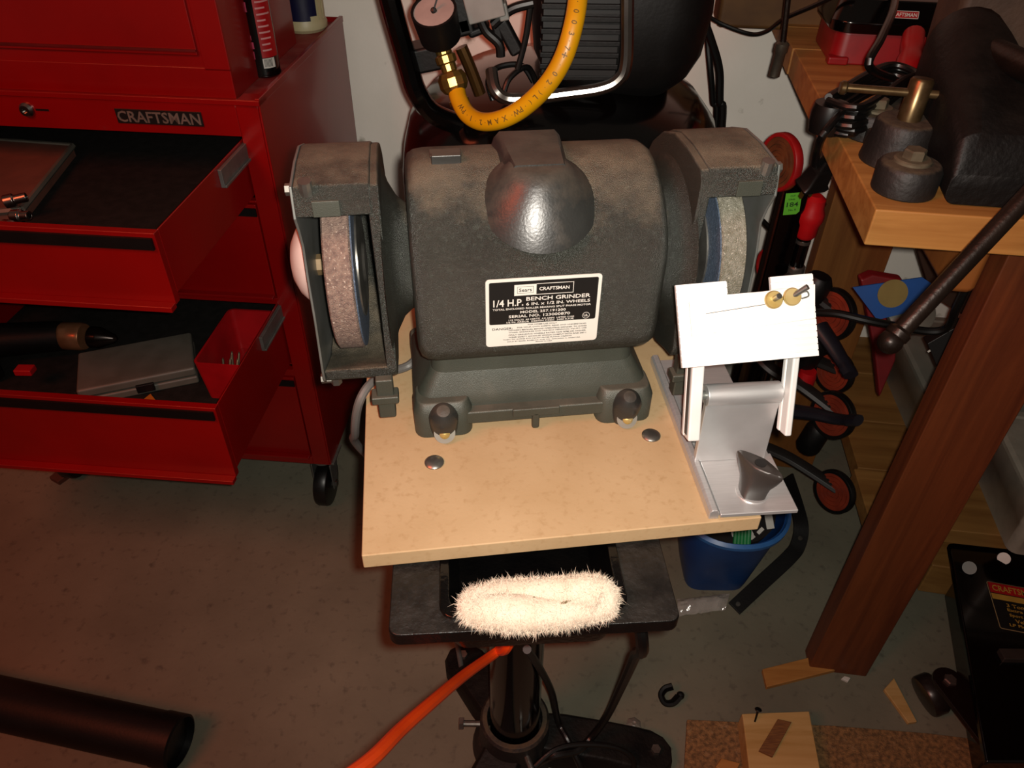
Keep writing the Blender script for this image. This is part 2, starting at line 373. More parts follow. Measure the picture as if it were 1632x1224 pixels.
rb = root('parts_bin', 'small open red plastic parts bin at the right end of the lower drawer', 'bin')
c = pt(360, 590, zf); c = loc(tb, c); M = T(rmat(tb) @ V((-.100, -.045, zf))) @ rot('Z', -4.5)
rb.location = M.to_translation()
b = B(M)
def hollow(b, outer, inner, z0, z1, t):
    b.loft([[V((p.x, p.y, z0)) for p in outer[0]], [V((p.x, p.y, z1)) for p in outer[1]], [V((p.x, p.y, z1)) for p in inner[1]], [V((p.x, p.y, z0 + t)) for p in inner[0]]])
    return b
hollow(b, (rrect(.05, .075, .01), rrect(.055, .085, .012)), (rrect(.047, .072, .008), rrect(.051, .081, .009)), 0, .085, .003)
b.end('bin_body', redp, rb, world=True)
for k in range(9):
    x = -.035 + .0045 * (k % 5) * 2; y = -.035 + .02 * (k // 5)
    o = B(M @ T(x, y, .006) @ rot('Y', 8 * (k % 3 - 1)) @ rot('X', -35)).lathe([(.0035, 0), (.0035, .02), (.0022, .022), (.0022, .04), (.0003, .044)], (0, 0, 0), (0, 0, 1), 10).end('drill_bit', mat('worn_bit_steel', 'a89c80', rough=.35, metal=.8), cat='drill bit', group='drill bits in the red bin', label='short steel drill bit standing in the red bin')
q = [pt(205, 650, zf + .003), pt(262, 655, zf + .003), pt(240, 628, zf + .003)]
q.append(pt(225, 640, zf + .003))
slabq(B(), [q[0], q[1], q[2], q[3]], zf + .0, zf + .004).end('orange_card', orangec, label='orange card peeking over the front of the lower open drawer', cat='card', bevel=.0003)
dr = root('cordless_drill', 'black cordless drill with a copper coloured clutch ring in the lower drawer', 'drill')
h = zf + .05
a, bb, c1, d1 = pt(-40, 545, h), pt(100, 535, h), pt(146, 537, h), pt(205, 541, h)
dr.location = V((a.x, a.y, zf))
B().tube([a, a * .5 + bb * .5, bb], lambda t: .034 - .006 * t, seg=16, n=4).tube([a, pt(-10, 600, zf + .02)], .018, n=1).end('drill_body', blkm, dr, world=True)
B().lathe([(.024, 0), (.026, .003), (.026, .038), (.024, .042)], bb, c1 - bb).end('clutch_ring', copper, dr, world=True)
B().lathe([(.02, 0), (.02, .016), (.019, .018), (.008, .045), (.006, .047), (.003, .05)], c1, d1 - c1).end('chuck', mat('black_chuck_steel', '2a1f1a', rough=.25, metal=.7), dr, world=True)
B().box(pt(45, 520, h + .02), (.03, .014, .008)).box(pt(40, 590, h), (.03, .02, .012)).end('trigger', redp, dr, world=True, bevel=.002)

# spray can and glue bottle on the cabinet
p = pt(424, 118, .896)
sp = root('spray_can', 'black aerosol can with a red label panel on the cabinet top', 'can', p)
B().lathe([(.0, 0), (.022, 0), (.0255, .003), (.0255, .006), (.0248, .008), (.0248, .15), (.0255, .153), (.018, .166), (.012, .17), (.012, .176)], (0, 0, 0)).end('can_body', blk, sp)
B().lathe([(.016, .172), (.016, .2), (.01, .206)], (0, 0, 0)).end('spray_cap', blkm, sp)
def arcpatch(r, a0, a1, z0, z1, n=10, t=.0004):
    ri = [V((r * math.cos(math.radians(a0 + (a1 - a0) * k / n)), r * math.sin(math.radians(a0 + (a1 - a0) * k / n)), 0)) for k in range(n + 1)]
    ro = [v * ((r + t) / r) for v in reversed(ri)]
    poly = ri + ro
    return [[V((v.x, v.y, z0)) for v in poly], [V((v.x, v.y, z1)) for v in poly]]
lb = B().loft(arcpatch(.0249, -75, -5, .032, .14)).end('label_panel', redp, sp, label='red text panel')
b = B()
for k in range(11):
    a0 = -70 + random.random() * 5; b.loft(arcpatch(.0254, a0, a0 + 30 + random.random() * 26, .042 + k * .0088, .0445 + k * .0088, 4, .0002))
b.end('lettering', mat('pink_print', 'e8a0a0', rough=.5), lb)
B().loft(arcpatch(.0249, -75, -30, .016, .031)).end('barcode_panel', white, sp)
b = B()
for k in range(7): b.loft(arcpatch(.0254, -70 + k * 4.5, -68 + k * 4.5, .018, .03, 1, .0002))
b.end('barcode', blackp, sp)
b = B()
for a0, z0_, h_ in ((-112, .030, .012), (-108, .046, .010), (-113, .059, .007), (-110, .10, .014)): b.loft(arcpatch(.0252, a0, a0 + 12, z0_, z0_ + h_, 4, .0003))
b.end('side_print', mat('pink_side_print', 'c04060', rough=.5), sp)
p = pt(488, 46, .896)
gb = root('cleaner_bottle', 'cream bottle with a dark blue label standing behind the spray can', 'bottle', p)
B().lathe([(0, 0), (.036, 0), (.0415, .006), (.042, .015), (.039, .022), (.039, .15), (.03, .17), (.015, .185), (.015, .2)], (0, 0, 0)).end('bottle_body', cream, gb)
B().loft(arcpatch(.0392, -200, -40, .03, .15, 16, .0006)).loft(arcpatch(.0392, -120, -60, .022, .03, 8, .0006)).end('label_panel', navy, gb, label='dark blue wrap label')
B().loft(arcpatch(.0392, -34, -28, .022, .15, 2, .0015)).loft(arcpatch(.0392, -16, -12, .022, .15, 2, .0015)).end('ridge', cream, gb)

# ================================================================ compressor
cx, cy = .07, 1.16
co = root('air_compressor', 'black upright air compressor with a ribbed motor cover behind the grinder', 'compressor', (cx, cy, 0))
R_ = .248
B().lathe([(.0, .06), (.12, .062), (.2, .08), (R_ - .01, .12), (R_, .17), (R_, .80), (R_ - .006, .845), (.23, .885), (.20, .92), (.155, .945), (.08, .962), (0, .967)], (0, 0, 0), seg=56).end('tank', blk, co)
for a in (30, 150, 270):
    B(rot('Z', a)).bx(R_ - .07, R_ - .01, -.02, .02, 0, .1).end('foot', blk, co, bevel=.004)
# motor cover

MC = T(.055, .0, .0)
prof = [(.125, -.02), (.13, .02), (.128, .06), (.115, .10), (.09, .13)]
b = B(); rings = []
for z, hx, hy, r in ((.935, .05, .08, .04), (.945, .078, .105, .05), (.965, .100, .12, .06), (.995, .114, .13, .065), (1.05, .120, .135, .065), (1.12, .118, .13, .065), (1.19, .10, .11, .06), (1.23, .07, .08, .05)):
    rings.append(rrect(hx, hy, r, z, .0675, .0))
b.loft(rings).end('motor_cover', blkm, co)
fy = -.134
g = B()
for k in range(14):
    g.bx(-.040, .062, fy - .004 + (0 if k > 4 else .003 * (4 - k) * .4), fy + .012, .975 + k * .0145, .9815 + k * .0145)
g.end('vent_slats', blkm, co, bevel=.001, kind='stuff')
g = B()
for k in range(13): g.bx(-.037, .059, fy - .0005, fy + .004, .982 + k * .0145, .989 + k * .0145)
g.end('vent_gaps', blackp, co, kind='stuff')
yh = .93
B().tube([py(1000, -60, yh), py(1000, 20, yh), py(998, 100, yh), py(985, 128, yh), py(955, 142, yh), py(900, 150, yh), py(860, 155, yh), py(812, 158, yh), py(790, 145, yh), py(783, 112, yh + .02)], .0075).end('guard_rod', chrome, co, world=True, label='bright bent steel guard rod')
yf = 1.0
B().tube([py(605, -80, yf), py(622, 0, yf), py(650, 100, yf), py(664, 145, yf), py(690, 180, yf + .01), py(740, 200, yf + .03), py(800, 212, yf + .04), py(900, 214, yf + .05)], .0165, flat=.8).end('frame_handle', blk, co, world=True)
yg = 1.0
b = B()
def pbox(b, u0, v0, u1, v1, y, d, a=0):
    c = (py(u0, v0, y) + py(u1, v1, y)) / 2; s = py(u1, v0, y) - py(u0, v0, y); hgt = py(u0, v0, y) - py(u0, v1, y)
    return b.box(c + V((0, d / 2, 0)), (abs(s.x), d, abs(hgt.z)), rot('Y', a))
pbox(b, 640, 78, 705, 118, yg, .05, -12); pbox(b, 715, -10, 750, 60, yg, .06, -14); pbox(b, 728, 28, 752, 56, yg, .05, -14); pbox(b, 745, 44, 780, 58, yg, .03, -20); pbox(b, 660, -30, 740, 18, yg + .02, .05, -10)
pbox(b, 782, 8, 798, 70, yg, .02, -12); pbox(b, 800, 30, 822, 92, yg, .02, -30)
b.end('pressure_switch_box', blkm, co, world=True, bevel=.004)
B().tube([py(757, 18, yg), py(765, 30, yg), py(775, 50, yg), py(795, 70, yg), py(798, 90, yg)], .006).tube([py(785, 40, yg), py(815, 15, yg), py(850, 5, yg)], .006).tube([py(845, 10, yg), py(838, 60, yg), py(825, 110, yg)], .004).end('wiring', rubber, co, world=True)
B(T(py(772, 4, yg)) @ rot('Y', -14)).box((0, 0, 0), (.046, .03, .035)).box((.02, 0, -.014), (.012, .02, .02)).end('pressure_switch', mat('pale_grey_casing', '8f8c86', rough=.5), co, world=True, bevel=.002)
ga = py(692, 20, yg - .03)
ax = V((-.12, -.5, .85)).normalized()
gg = B().lathe([(.02, -.042), (.0255, -.036), (.0275, 0), (.0275, .004), (.0245, .004), (.0245, .001)], ga, ax).end('pressure_gauge', blkm, co, world=True)
B().lathe([(.0245, .0012), (.0245, .002)], ga, ax).end('dial_face', mat('pale_dial', 'bda8a0', rough=.4), gg, world=False).data.transform(rmat(co).inverted())
B().box(ga + ax * .003, (.002, .002, .03), rot('Y', 20)).ball(ga + ax * .003, .004, 8).end('needle', blackp, gg).data.transform(rmat(co).inverted())
b = B()
pc = [py(700, 55, yg - .01), py(706, 78, yg - .02), py(716, 108, yg - .03), py(722, 130, yg - .03)]
b.lathe([(.008, 0), (.012, .002), (.012, .018), (.009, .02)], pc[0], pc[1] - pc[0], 6)
b.end('regulator_neck', zinc, co, world=True)
B().lathe([(.010, 0), (.010, .006), (.013, .008), (.013, .016), (.010, .018), (.010, .026), (.015, .028), (.0185, .034), (.0185, .044), (.015, .05), (.011, .052), (.011, .06), (.013, .061), (.013, .066), (.009, .068)], pc[1], pc[3] - pc[1], 12).end('hose_coupler', brass, co, world=True, ang=22)
B().lathe([(.006, 0), (.006, .01), (.009, .011), (.009, .02), (.005, .021)], py(668, 52, yg), (1, 0, .2), 12).tube([py(735, 75, yg), py(750, 110, yg), py(765, 150, yg)], .008).end('relief_valve', mat('dull_brass', '6a4a24', rough=.35, metal=.8), co, world=True)
# looped cable on the tank
B().tube([py(786, 160, 1.02), py(778, 130, 1.03), py(792, 108, 1.05), py(830, 104, 1.06), py(850, 130, 1.06)], .004).tube([py(800, 160, 1.02), py(812, 125, 1.03), py(842, 108, 1.05), py(860, 150, 1.06)], .004).end('cable_loop', rubber, co, world=True)

yo = .93
hp = [py(724, 118, yg - .03), py(727, 140, yg - .035), py(732, 160, yg - .05), py(745, 182, .93), py(768, 194, .91), py(800, 190, .89), py(836, 170, .88), py(872, 135, .87), py(898, 92, .87), py(914, 40, .88), py(922, -10, .9), py(926, -70, .92)]
ho = root('air_hose', 'thick yellow rubber air hose looping from the brass coupler', 'hose', hp[4])
B().tube(hp, .0108, seg=16, n=10).end('hose', yel, ho, world=True)
# print along the hose
b = B(); S = spline(hp, 10)
txt = ".2 13B,XAM,QI 33 ²/1 (12,7mm) 300 PSI .05 GNOMIRP"
txt = "WP.1.2.MAX.WP.(L).20.+7.300.(9.5mm)3/8 2-25 1.1.20.DHWOUK"[::1]
txt = txt[:52]
i0 = 26
pos = []; acc = 0; stepl = .0068
for i in range(i0, len(S) - 1):
    acc += (S[i + 1] - S[i]).length
    if acc >= stepl: pos.append((S[i], (S[i + 1] - S[i]).normalized())); acc = 0
k = 0
for p, t in pos:
    t = -t
    if k >= len(txt): break
    if txt[k] != ' ':
        n_ = (CAM - p).normalized(); n_ = (n_ - t * n_.dot(t)).normalized(); y_ = n_.cross(t)
        Mx = Matrix(((t.x, y_.x, n_.x, 0), (t.y, y_.y, n_.y, 0), (t.z, y_.z, n_.z, 0), (0, 0, 0, 1)))
        pp = p + n_ * .0107
        b.text(txt[k], T(pp) @ Mx, None, .0062 if txt[k] not in '.-' else .001, .0003)
    k += 1
b.end('lettering', mat('hose_print', '7a5a10', rough=.6), ho, world=True)

# orange extension cord
oc = [py(1082, 60, 1.25), py(1074, 110, 1.2), py(1062, 180, 1.12), py(1048, 250, 1.05), V((.22, .90, .70)), V((.16, .78, .66)), V((.10, .64, .68)), V((.03, .50, .68)), pt(815, 1018, .62), pt(790, 1040, .575), pt(740, 1076, .63), pt(690, 1118, .70), pt(640, 1162, .75), pt(590, 1212, .80), pt(520, 1262, .84)]
B().tube(oc, .0052, seg=10, n=10).end('extension_cord', orange, label='orange extension cord hanging behind the grinder and below the tray', cat='cord')
# doubled black cable on the wall
B().tube([py(1098, -60, 1.45), py(1110, 0, 1.45), py(1132, 60, 1.45), py(1146, 110, 1.45), py(1147, 160, 1.45), py(1148, 230, 1.45), V((.45, 1.45, .1)), V((.40, 1.4, .01))], .0075).end('power_cable', rubber, label='thick black power cable hanging against the wall, right one of the pair', cat='cord', group='pair of black cables on the wall')
B().tube([py(1120, -60, 1.47), py(1126, 0, 1.47), py(1128, 60, 1.47), py(1132, 110, 1.46), py(1136, 160, 1.46), py(1138, 230, 1.46), V((.43, 1.47, .1)), V((.36, 1.45, .01))], .006).end('power_cable', rubber, label='thinner black power cable hanging against the wall, left one of the pair', cat='cord', group='pair of black cables on the wall')
B().tube([py(1208, 345, 1.2), py(1225, 362, 1.2), py(1240, 385, 1.2), py(1245, 410, 1.2), py(1240, 450, 1.2), V((.40, 1.25, .3)), V((.38, 1.2, .01))], .0045).end('thin_cable', rubber, label='thin dark cable between the right wheel guard and the black post', cat='cord')

# ================================================================ grinder stand
st = root('grinder_stand', 'black cast iron pedestal stand with a dusty tray under the board', 'stand', (0.012, .605, 0))
PX, PY = .012, .605
fa = math.radians(4)
c0 = pt(625, 1012, .79); c1_ = pt(1080, 988, .79)
cen = V(((c0.x + c1_.x) / 2, 0, 0))
TM = T((c0.x + c1_.x) / 2, (c0.y + c1_.y) / 2, .775) @ rot('Z', 4.3)     # local: x across, y back, tray front edge at y=0
b = B(TM)
ho_ = rrect(.1125, .15, .008, 0, 0, .15)
hi_ = rrect(.066, .062, .012, 0, .0, .080)
b2 = []
b.loft([[V((p.x, p.y, 0)) for p in ho_], [V((p.x, p.y, .014)) for p in ho_], [V((p.x, p.y, .014)) for p in hi_], [V((p.x, p.y, 0)) for p in hi_]], closed=True)
b.end('flange', casttray, st, world=True, bevel=.002, label='dusty cast flange flecked with white')
b = B(TM)
for (hx, hy, zz) in (): pass
R1 = rrect(.074, .070, .014, 0, 0, .080); R2 = rrect(.066, .062, .012, 0, 0, .080); R3 = rrect(.060, .054, .012, 0, 0, .082); R4 = rrect(.066, .060, .014, 0, 0, .082)
b.loft([[V((p.x, p.y, z)) for p in R] for R, z in ((R4, -.045), (R1, 0.0), (R1, .017), (R2, .017), (R3, -.040))])
b.end('tray', mat('tray_black_gloss', '100e0d', '0a0909', rough=.22, scale=40, bump=.3, bscale=200), st, world=True, bevel=.0015)
b = B()
b.lathe([(.04, .045), (.04, .745), (.055, .75), (.06, .775)], (PX, PY, 0), seg=40)
b.end('post', blk, st, world=True)
b = B()
b.lathe([(.07, .02), (.066, .04), (.058, .05), (.056, .105), (.052, .11), (.0445, .11), (.0445, .06), (.0, .06)], (PX, PY, 0), seg=40)
b.end('hub', rustiron, st, world=True, bevel=.001)
feet = [pt(1045, 1196, .035), pt(738, 1045, .035), V((PX - .12, PY - .26, .035))]
for f in feet:
    d = (f - V((PX, PY, .035))); L_ = d.length; a = math.atan2(d.y, d.x)
    b = B(T(PX, PY, 0) @ rot('Z', math.degrees(a)))
    rings = []
    for t, w_, zb, zt in ((.03, .032, .02, .075), (.08, .036, .012, .07), (.15, .036, .004, .058), (L_ - .03, .038, .0, .042), (L_ - .005, .038, 0, .034), (L_ + .015, .03, 0, .03), (L_ + .028, .014, 0, .026)):
        rings.append([V((t, -w_, zb)), V((t, w_, zb)), V((t, w_, zt - .008)), V((t, w_ * .85, zt)), V((t, -w_ * .85, zt)), V((t, -w_, zt - .008))])
    o = b.loft(rings).end('foot', cast, st, world=True, bevel=.003)
    B().cyl(f + V((0, 0, -.01)), f + V((0, 0, .0065)), .008, seg=6).end('foot_bolt', steel, o).data.transform(rmat(st).inverted())
for dx, dy in ((-1, .0), (.35, -.93)):
    B().cyl((PX + dx * .05, PY + dy * .05, .085), (PX + dx * .085, PY + dy * .085, .085), .005, seg=10).cyl((PX + dx * .083, PY + dy * .083, .085), (PX + dx * .09, PY + dy * .09, .085), .010, seg=6).end('set_bolt', steel, st, world=True)
b = B()
b.bx(PX - .1, PX + .1, PY - .07, PY + .1, .775, .7895)
b.end('mount_plate', cast, st, world=True, bevel=.003)

# wool bonnet
BC = pt(857, 962, .798); BM = T(BC) @ rot('Z', 5) @ rot('X', 14)
wb = root('wool_buffing_bonnet', 'fluffy cream wool buffing bonnet lying in the stand tray', 'buffing bonnet', BC)
A_, Bb_ = .050, .0075
def tor(t, s, r=.0130):
    ex = A_ * math.cos(t); ey = Bb_ * math.sin(t)
    n = V((Bb_ * math.cos(t), A_ * math.sin(t), 0)).normalized()
    rr = r * (1 + .12 * math.sin(3 * t + 1))
    lift = .004 * math.sin(t * 2)
    return V((ex, ey, lift)) + n * rr * math.cos(s) + V((0, 0, 1)) * rr * 1.0 * math.sin(s), n * math.cos(s) + V((0, 0, 1)) * math.sin(s)
b = B(BM); b.loft([[tor(2 * PI * i / 48, 2 * PI * k / 18)[0] for k in range(18)] for i in range(48)], closed=True)
b.loft([[V((A_ * .9 * math.cos(2 * PI * k / 24), Bb_ * .9 * math.sin(2 * PI * k / 24), z)) for k in range(24)] for z in (-.006, -.004)])
b.end('fleece_body', wool, wb, world=True)
vs, fs = [], []
for i in range(34000):
    t = random.random() * 2 * PI; s = random.random() * 2 * PI
    p, n = tor(t, s, .0122)
    n = (n + V((random.gauss(0, .6), random.gauss(0, .6) - (.35 if math.sin(t) < 0 else 0), random.gauss(0, .35)))).normalized()
    L_ = .0014 + random.random() ** 3 * .0032 + (.0035 if random.random() < .015 else 0)
    sd = n.cross(V((random.random() - .5, random.random() - .5, random.random() - .5))).normalized() * .00025
    bend = V((random.gauss(0, .002), random.gauss(0, .002), -.0015 * random.random()))
    mid = p + n * L_ * .55; tip = p + n * L_ + bend
    k = len(vs); vs += [BM @ (p - sd), BM @ (p + sd), BM @ (mid + sd * .8), BM @ (mid - sd * .8), BM @ tip]
    fs += [(k, k + 1, k + 2, k + 3), (k + 3, k + 2, k + 4)]
me = bpy.data.meshes.new('fleece_pile'); me.from_pydata([tuple(v) for v in vs], [], fs); me.transform(rmat(wb).inverted()); me.materials.append(wool)
o = bpy.data.objects.new('fleece_pile', me); col.objects.link(o); o.parent = wb; o['kind'] = 'stuff'
B(BM).tube([V((-.028, -.004, .006)), V((-.012, -.007, .008)), V((.01, -.006, .008)), V((.028, -.001, .010))], .0012, seg=6).tube([V((-.008, -.003, .008)), V((-.003, .001, .012))], .001, seg=6).end('draw_cord', mat('tan_cord', '7a6a48', rough=.8), wb, world=True)

# ================================================================ board
FL = pt(576, 886, .81)
BZ = math.radians(7.9)
bo = root('mounting_board', 'pale fibreboard square carrying the bench grinder on the stand', 'board', (FL.x, FL.y, .794), BZ)
B().bx(0, .333, 0, .375, 0, .016).end('board_panel', mdf, bo, bevel=.0012)
for u, v in ((692, 735), (1038, 692)):
    p = loc(bo, pt(u, v, .812))
    bl = B().lathe([(.0088, 0), (.0088, .0012), (.007, .0028), (.003, .0036), (0, .0038)], (p.x, p.y, .016)).end('carriage_bolt', steel, bo)

# ================================================================ grinder
gr = root('bench_grinder', 'dusty grey green bench grinder with two abrasive wheels and a data plate', 'bench grinder', (.0135, .597, .81), BZ)
prof = [(-.050, .083), (-.064, .087), (-.0735, .097), (-.0755, .108), (-.0765, .172), (-.0755, .184), (-.0715, .196), (-.063, .209), (-.051, .221), (-.035, .232), (-.015, .2395), (.008, .2425), (.032, .239), (.052, .228), (.067, .210), (.074, .188), (.075, .11), (.066, .09), (.050, .083)]
yc_, zc_ = 0, .163
def pring(x, k): return [V((x, yc_ + (y - yc_) * k, zc_ + (z - zc_) * k)) for y, z in prof]
b = B(); b.loft([pring(-.104, .80), pring(-.1035, .88), pring(-.101, .95), pring(-.096, .985), pring(-.088, 1), pring(.088, 1), pring(.096, .985), pring(.101, .95), pring(.1035, .88), pring(.104, .80)])
b.end('motor_housing', grn, gr, ang=60)
b = B()
b.loft([rrect(.096, .056, .012, .036, 0, .003), rrect(.094, .05, .012, .06, 0, .004), rrect(.0885, .046, .012, .10, 0, .004)])
b.loft([rrect(.113, .062, .014, .010, 0, .004), rrect(.112, .061, .014, .03, 0, .004), rrect(.106, .058, .014, .040, 0, .004), rrect(.094, .05, .012, .06, 0, .004)])
b.bx(-.07, .07, -.067, -.04, .012, .026)
for s in (-1, 1):
    b.loft([rrect(.027, .02, .011, 0, s * .086, -.049), rrect(.027, .02, .011, .028, s * .086, -.049), rrect(.024, .017, .010, .037, s * .086, -.046)])
    b.loft([rrect(.027, .02, .011, 0, s * .086, .052), rrect(.027, .02, .011, .03, s * .086, .052)])
b.bx(-.0035, .0035, -.0695, -.064, .002, .022)
b.end('pedestal', grn_plain, gr, bevel=.0018, ang=50)
B().bx(-.022, .022, -.0695, -.066, .018, .027).end('name_lug', grn_plain, gr, bevel=.001)
for s in (-1, 1):
    f = B(T(s * .086, -.0645, .014) @ rot('X', 24)).lathe([(.0135, -.010), (.0135, .014), (.011, .021), (.006, .026), (0, .027)], (0, 0, 0)).end('foot_boss', grn_dark, gr)
    B(T(s * .086, -.0745, .0105) @ rot('X', 62)).lathe([(.0098, 0), (.0098, .0014)], (0, 0, 0)).end('washer', mat('cloudy_washer', 'a29c90', rough=.4, metal=.4), f)
    B(T(s * .086, -.0755, .011) @ rot('X', 62)).lathe([(.0048, 0), (.0048, .003), (.003, .0045), (0, .0048)], (0, 0, 0)).end('screw', brass_l, f)
# cap
b = B(); rings = []
for z, rx, ry, cyy, sl in ((.221, .0465, .040, -.043, .6), (.228, .0425, .037, -.042, .5), (.2365, .035, .031, -.039, .3), (.243, .0285, .026, -.036, .1), (.2478, .024, .022, -.034, 0), (.2495, .019, .018, -.033, 0)):
    rings.append([V((rx * math.cos(2 * PI * k / 48), cyy + ry * math.sin(2 * PI * k / 48), z + sl * ry * math.sin(2 * PI * k / 48))) for k in range(48)])
b.loft(rings).loft([[V((x * w_, y, z)) for x, z in ((-.034, .215), (-.029, .230), (-.0245, .2455), (-.0205, .2505), (.0205, .2505), (.0245, .2455), (.029, .230), (.034, .215))] for y, w_ in ((-.040, .92), (-.02, 1.0), (.012, 1.1), (.03, 1.14))]).end('cord_cap', grn_dark, gr, ang=50, label='darker moulded cap on the housing')
B().bx(-.082, -.058, -.008, -.001, .236, .2475).bx(-.083, -.057, .0, .014, .2425, .2445).end('clip', grn_dark, gr, bevel=.001)
AZ = .151
outer = [(-.064, .076), (-.064, .090), (-.058, .0985), (-.02, .1015), (.015, .100), (.045, .090), (.07, .072), (.09, .045), (.1, .01), (.098, -.03), (.083, -.06), (.058, -.083), (.02, -.098), (-.02, -.095), (-.045, -.086), (-.060, -.082), (-.066, -.076), (-.067, -.066)]
for s in (-1, 1):
    gd = B()
    inner = [(-.060, .0765), (-.050, .080), (-.02, .086), (.015, .085), (.04, .078), (.062, .062), (.08, .038), (.088, .008), (.086, -.028), (.073, -.054), (.050, -.074), (.018, -.086), (-.018, -.085), (-.04, -.076), (-.055, -.070), (-.064, -.066)]
    poly = [(y, AZ + z) for y, z in outer] + [(y, AZ + z) for y, z in reversed(inner)]
    # C-shaped band built as a strip so that it stays well formed
    no = len(outer)
    import itertools
    def samp(P, n):
        L_ = [0]
        for i in range(1, len(P)): L_.append(L_[-1] + math.dist(P[i - 1], P[i]))
        out = []
        for k in range(n):
            t = L_[-1] * k / (n - 1); i = max(j for j in range(len(P)) if L_[j] <= t + 1e-9); i = min(i, len(P) - 2)
            f_ = (t - L_[i]) / (L_[i + 1] - L_[i]); out.append((P[i][0] + (P[i + 1][0] - P[i][0]) * f_, P[i][1] + (P[i + 1][1] - P[i][1]) * f_))
        return out
    so, si = samp(outer, 40), samp(inner, 40)
    xa, xb = s * .129, s * .185
    gd.loft([[V((xa, so[k][0], AZ + so[k][1])), V((xb, so[k][0], AZ + so[k][1])), V((xb, si[k][0], AZ + si[k][1])), V((xa, si[k][0], AZ + si[k][1]))] for k in range(40)])
    # inner disc wall
    wall = [(y * .985, AZ + z * .985) for y, z in outer] + [(-.063, AZ - .05), (-.060, AZ - .025), (-.058, AZ), (-.059, AZ + .03), (-.062, AZ + .055)]
    gd.prism(wall, 'x', s * .123, s * .132)
    g1 = gd.end('wheel_guard', grn, gr, bevel=.003, ang=55, seg=3)
    B().lathe([(.044, 0), (.046, .008), (.052, .015), (.064, .0215), (.078, .0255), (.084, .027)], (s * .098, 0, AZ + .004), (s, 0, 0), 36).end('shaft_housing', grn, g1)
    B().bx(min(s * .128, s * .143), max(s * .128, s * .143), -.072, -.060, .032, .075).bx(min(s * .124, s * .148), max(s * .124, s * .148), -.075, -.06, .05, .058).end('rest_bracket', grn_plain, g1, bevel=.0015)
    B().bx(min(s * .152, s * .172), max(s * .152, s * .172), -.0655, -.0625, AZ + .077, AZ + .0895).end('spark_tab', grn_plain, g1, bevel=.0005)
    # outer cover plate
    pl_ = [(y, AZ + z) for y, z in outer[2:]] + [(-.064, AZ - .05), (-.058, AZ - .02), (-.055, AZ + .02), (-.05, AZ + .045), (-.055, AZ + .06), (-.063, AZ + .075)]
    B().prism(pl_, 'x', s * .185, s * .187).end('side_cover', zinc, g1, bevel=.0005, label='thin bare sheet metal side cover')
    # one plain inner face of the cover shows through the opening
    for (yy, zz) in ((-.050, AZ + .093), (-.05, AZ - .086)):
        B().cyl((s * .182, yy, zz), (s * .191, yy, zz), .0045, seg=6).end('cover_screw', steel, g1)
    B().cyl((s * .175, -.058, AZ + .0925), (s * .175, -.060, AZ + .1035), .005, seg=10).cyl((s * .18, -.04, AZ - .1), (s * .18, -.04, AZ - .088), .005, seg=6).end('cover_bolt', steel, g1)
    whl = B().lathe([(.05, 0), (.0715, 0), (.0735, .0015), (.0735, .0205), (.0715, .022), (.05, .022)], (s * .1715, 0, AZ), (-s, 0, 0), 64).end(
        'grinding_wheel', stone_red if s < 0 else stone_grey, gr, ang=40, label='brown grinding wheel' if s < 0 else 'grey grinding wheel')
    B().lathe([(.072, 0), (.072, .0012), (.02, .0012)], (s * .1495, 0, AZ), (-s, 0, 0), 64).end('wheel_face', stone_blue, whl, label='blue face of the wheel')
    B().lathe([(.046, 0), (.046, .0015), (.040, .003), (.018, .003), (.016, .005)], (s * .1483, 0, AZ), (-s, 0, 0), 40).end('flange_washer', steel, whl)
    B().lathe([(.009, 0), (.009, .0135)], (s * .1715, 0, AZ), (s, 0, 0), 6).end('arbor_nut', mat('tan_steel', '8a7250', '6c583a', rough=.6, metal=.3), whl)
for s in (-1,):
    B().lathe([(.036, 0), (.034, .006), (.028, .012), (.018, .017), (.008, .019), (0, .0195)], (s * .187, .0, AZ + .004), (s, 0, 0), 32).end('hub_cover', mat('pinkish_white_plastic', 'd8c4bc', 'cbb6ae', rough=.45), gr, label='pinkish white round cover on the outer side')
# data plate
yF = -.0768
lx, lz, lw, lh = .0005, .1405, .0945, .0655
PM = T(lx, yF, lz) @ rot('X', 90)
LP = B(PM).prism([(p.x, p.y) for p in rrect(lw / 2, lh / 2, .003)], 'z', 0, .0007).end('data_plate', white, gr, label='black and white printed data plate')
ph = lh * .618
B(PM).prism([(p.x, p.y) for p in rrect(lw / 2 - .0028, ph / 2, .0015, 0, 0, 0)], 'z', .0007, .0009).end('black_panel', blackp, LP).location = (0, 0, 0)
bpz = lh / 2 - .0028 - ph / 2
LP.children[0].data.transform(T(0, 0, bpz))
X = lambda f: -lw / 2 + f * lw     # fractions across
Y = lambda f: lh / 2 - f * lh      # fractions down
b = B(PM @ T(0, 0, .0009))
b.prism([(X(.245), Y(.09)), (X(.435), Y(.09)), (X(.435), Y(.245)), (X(.245), Y(.245))], 'z', 0, .0001)
for x0_, x1_, y0_, y1_ in ((.435, .755, .085, .092), (.435, .755, .238, .245), (.752, .757, .085, .245)):
    b.prism([(X(x0_), Y(y0_)), (X(x1_), Y(y0_)), (X(x1_), Y(y1_)), (X(x0_), Y(y1_))], 'z', 0, .0001)
def ln(b, t, xc, yc_, w_, h_): b.text(t, T(X(xc), Y(yc_), 0), w_ * lw, h_ * lh, .00012)
ln(b, 'CRAFTSMAN', .59, .163, .26, .048)
ln(b, '1/4 H.P.', .195, .345, .26, .10)
ln(b, 'BENCH GRINDER', .63, .30, .56, .055)
ln(b, '6 IN. x 1/2 IN. WHEELS', .63, .375, .56, .042)
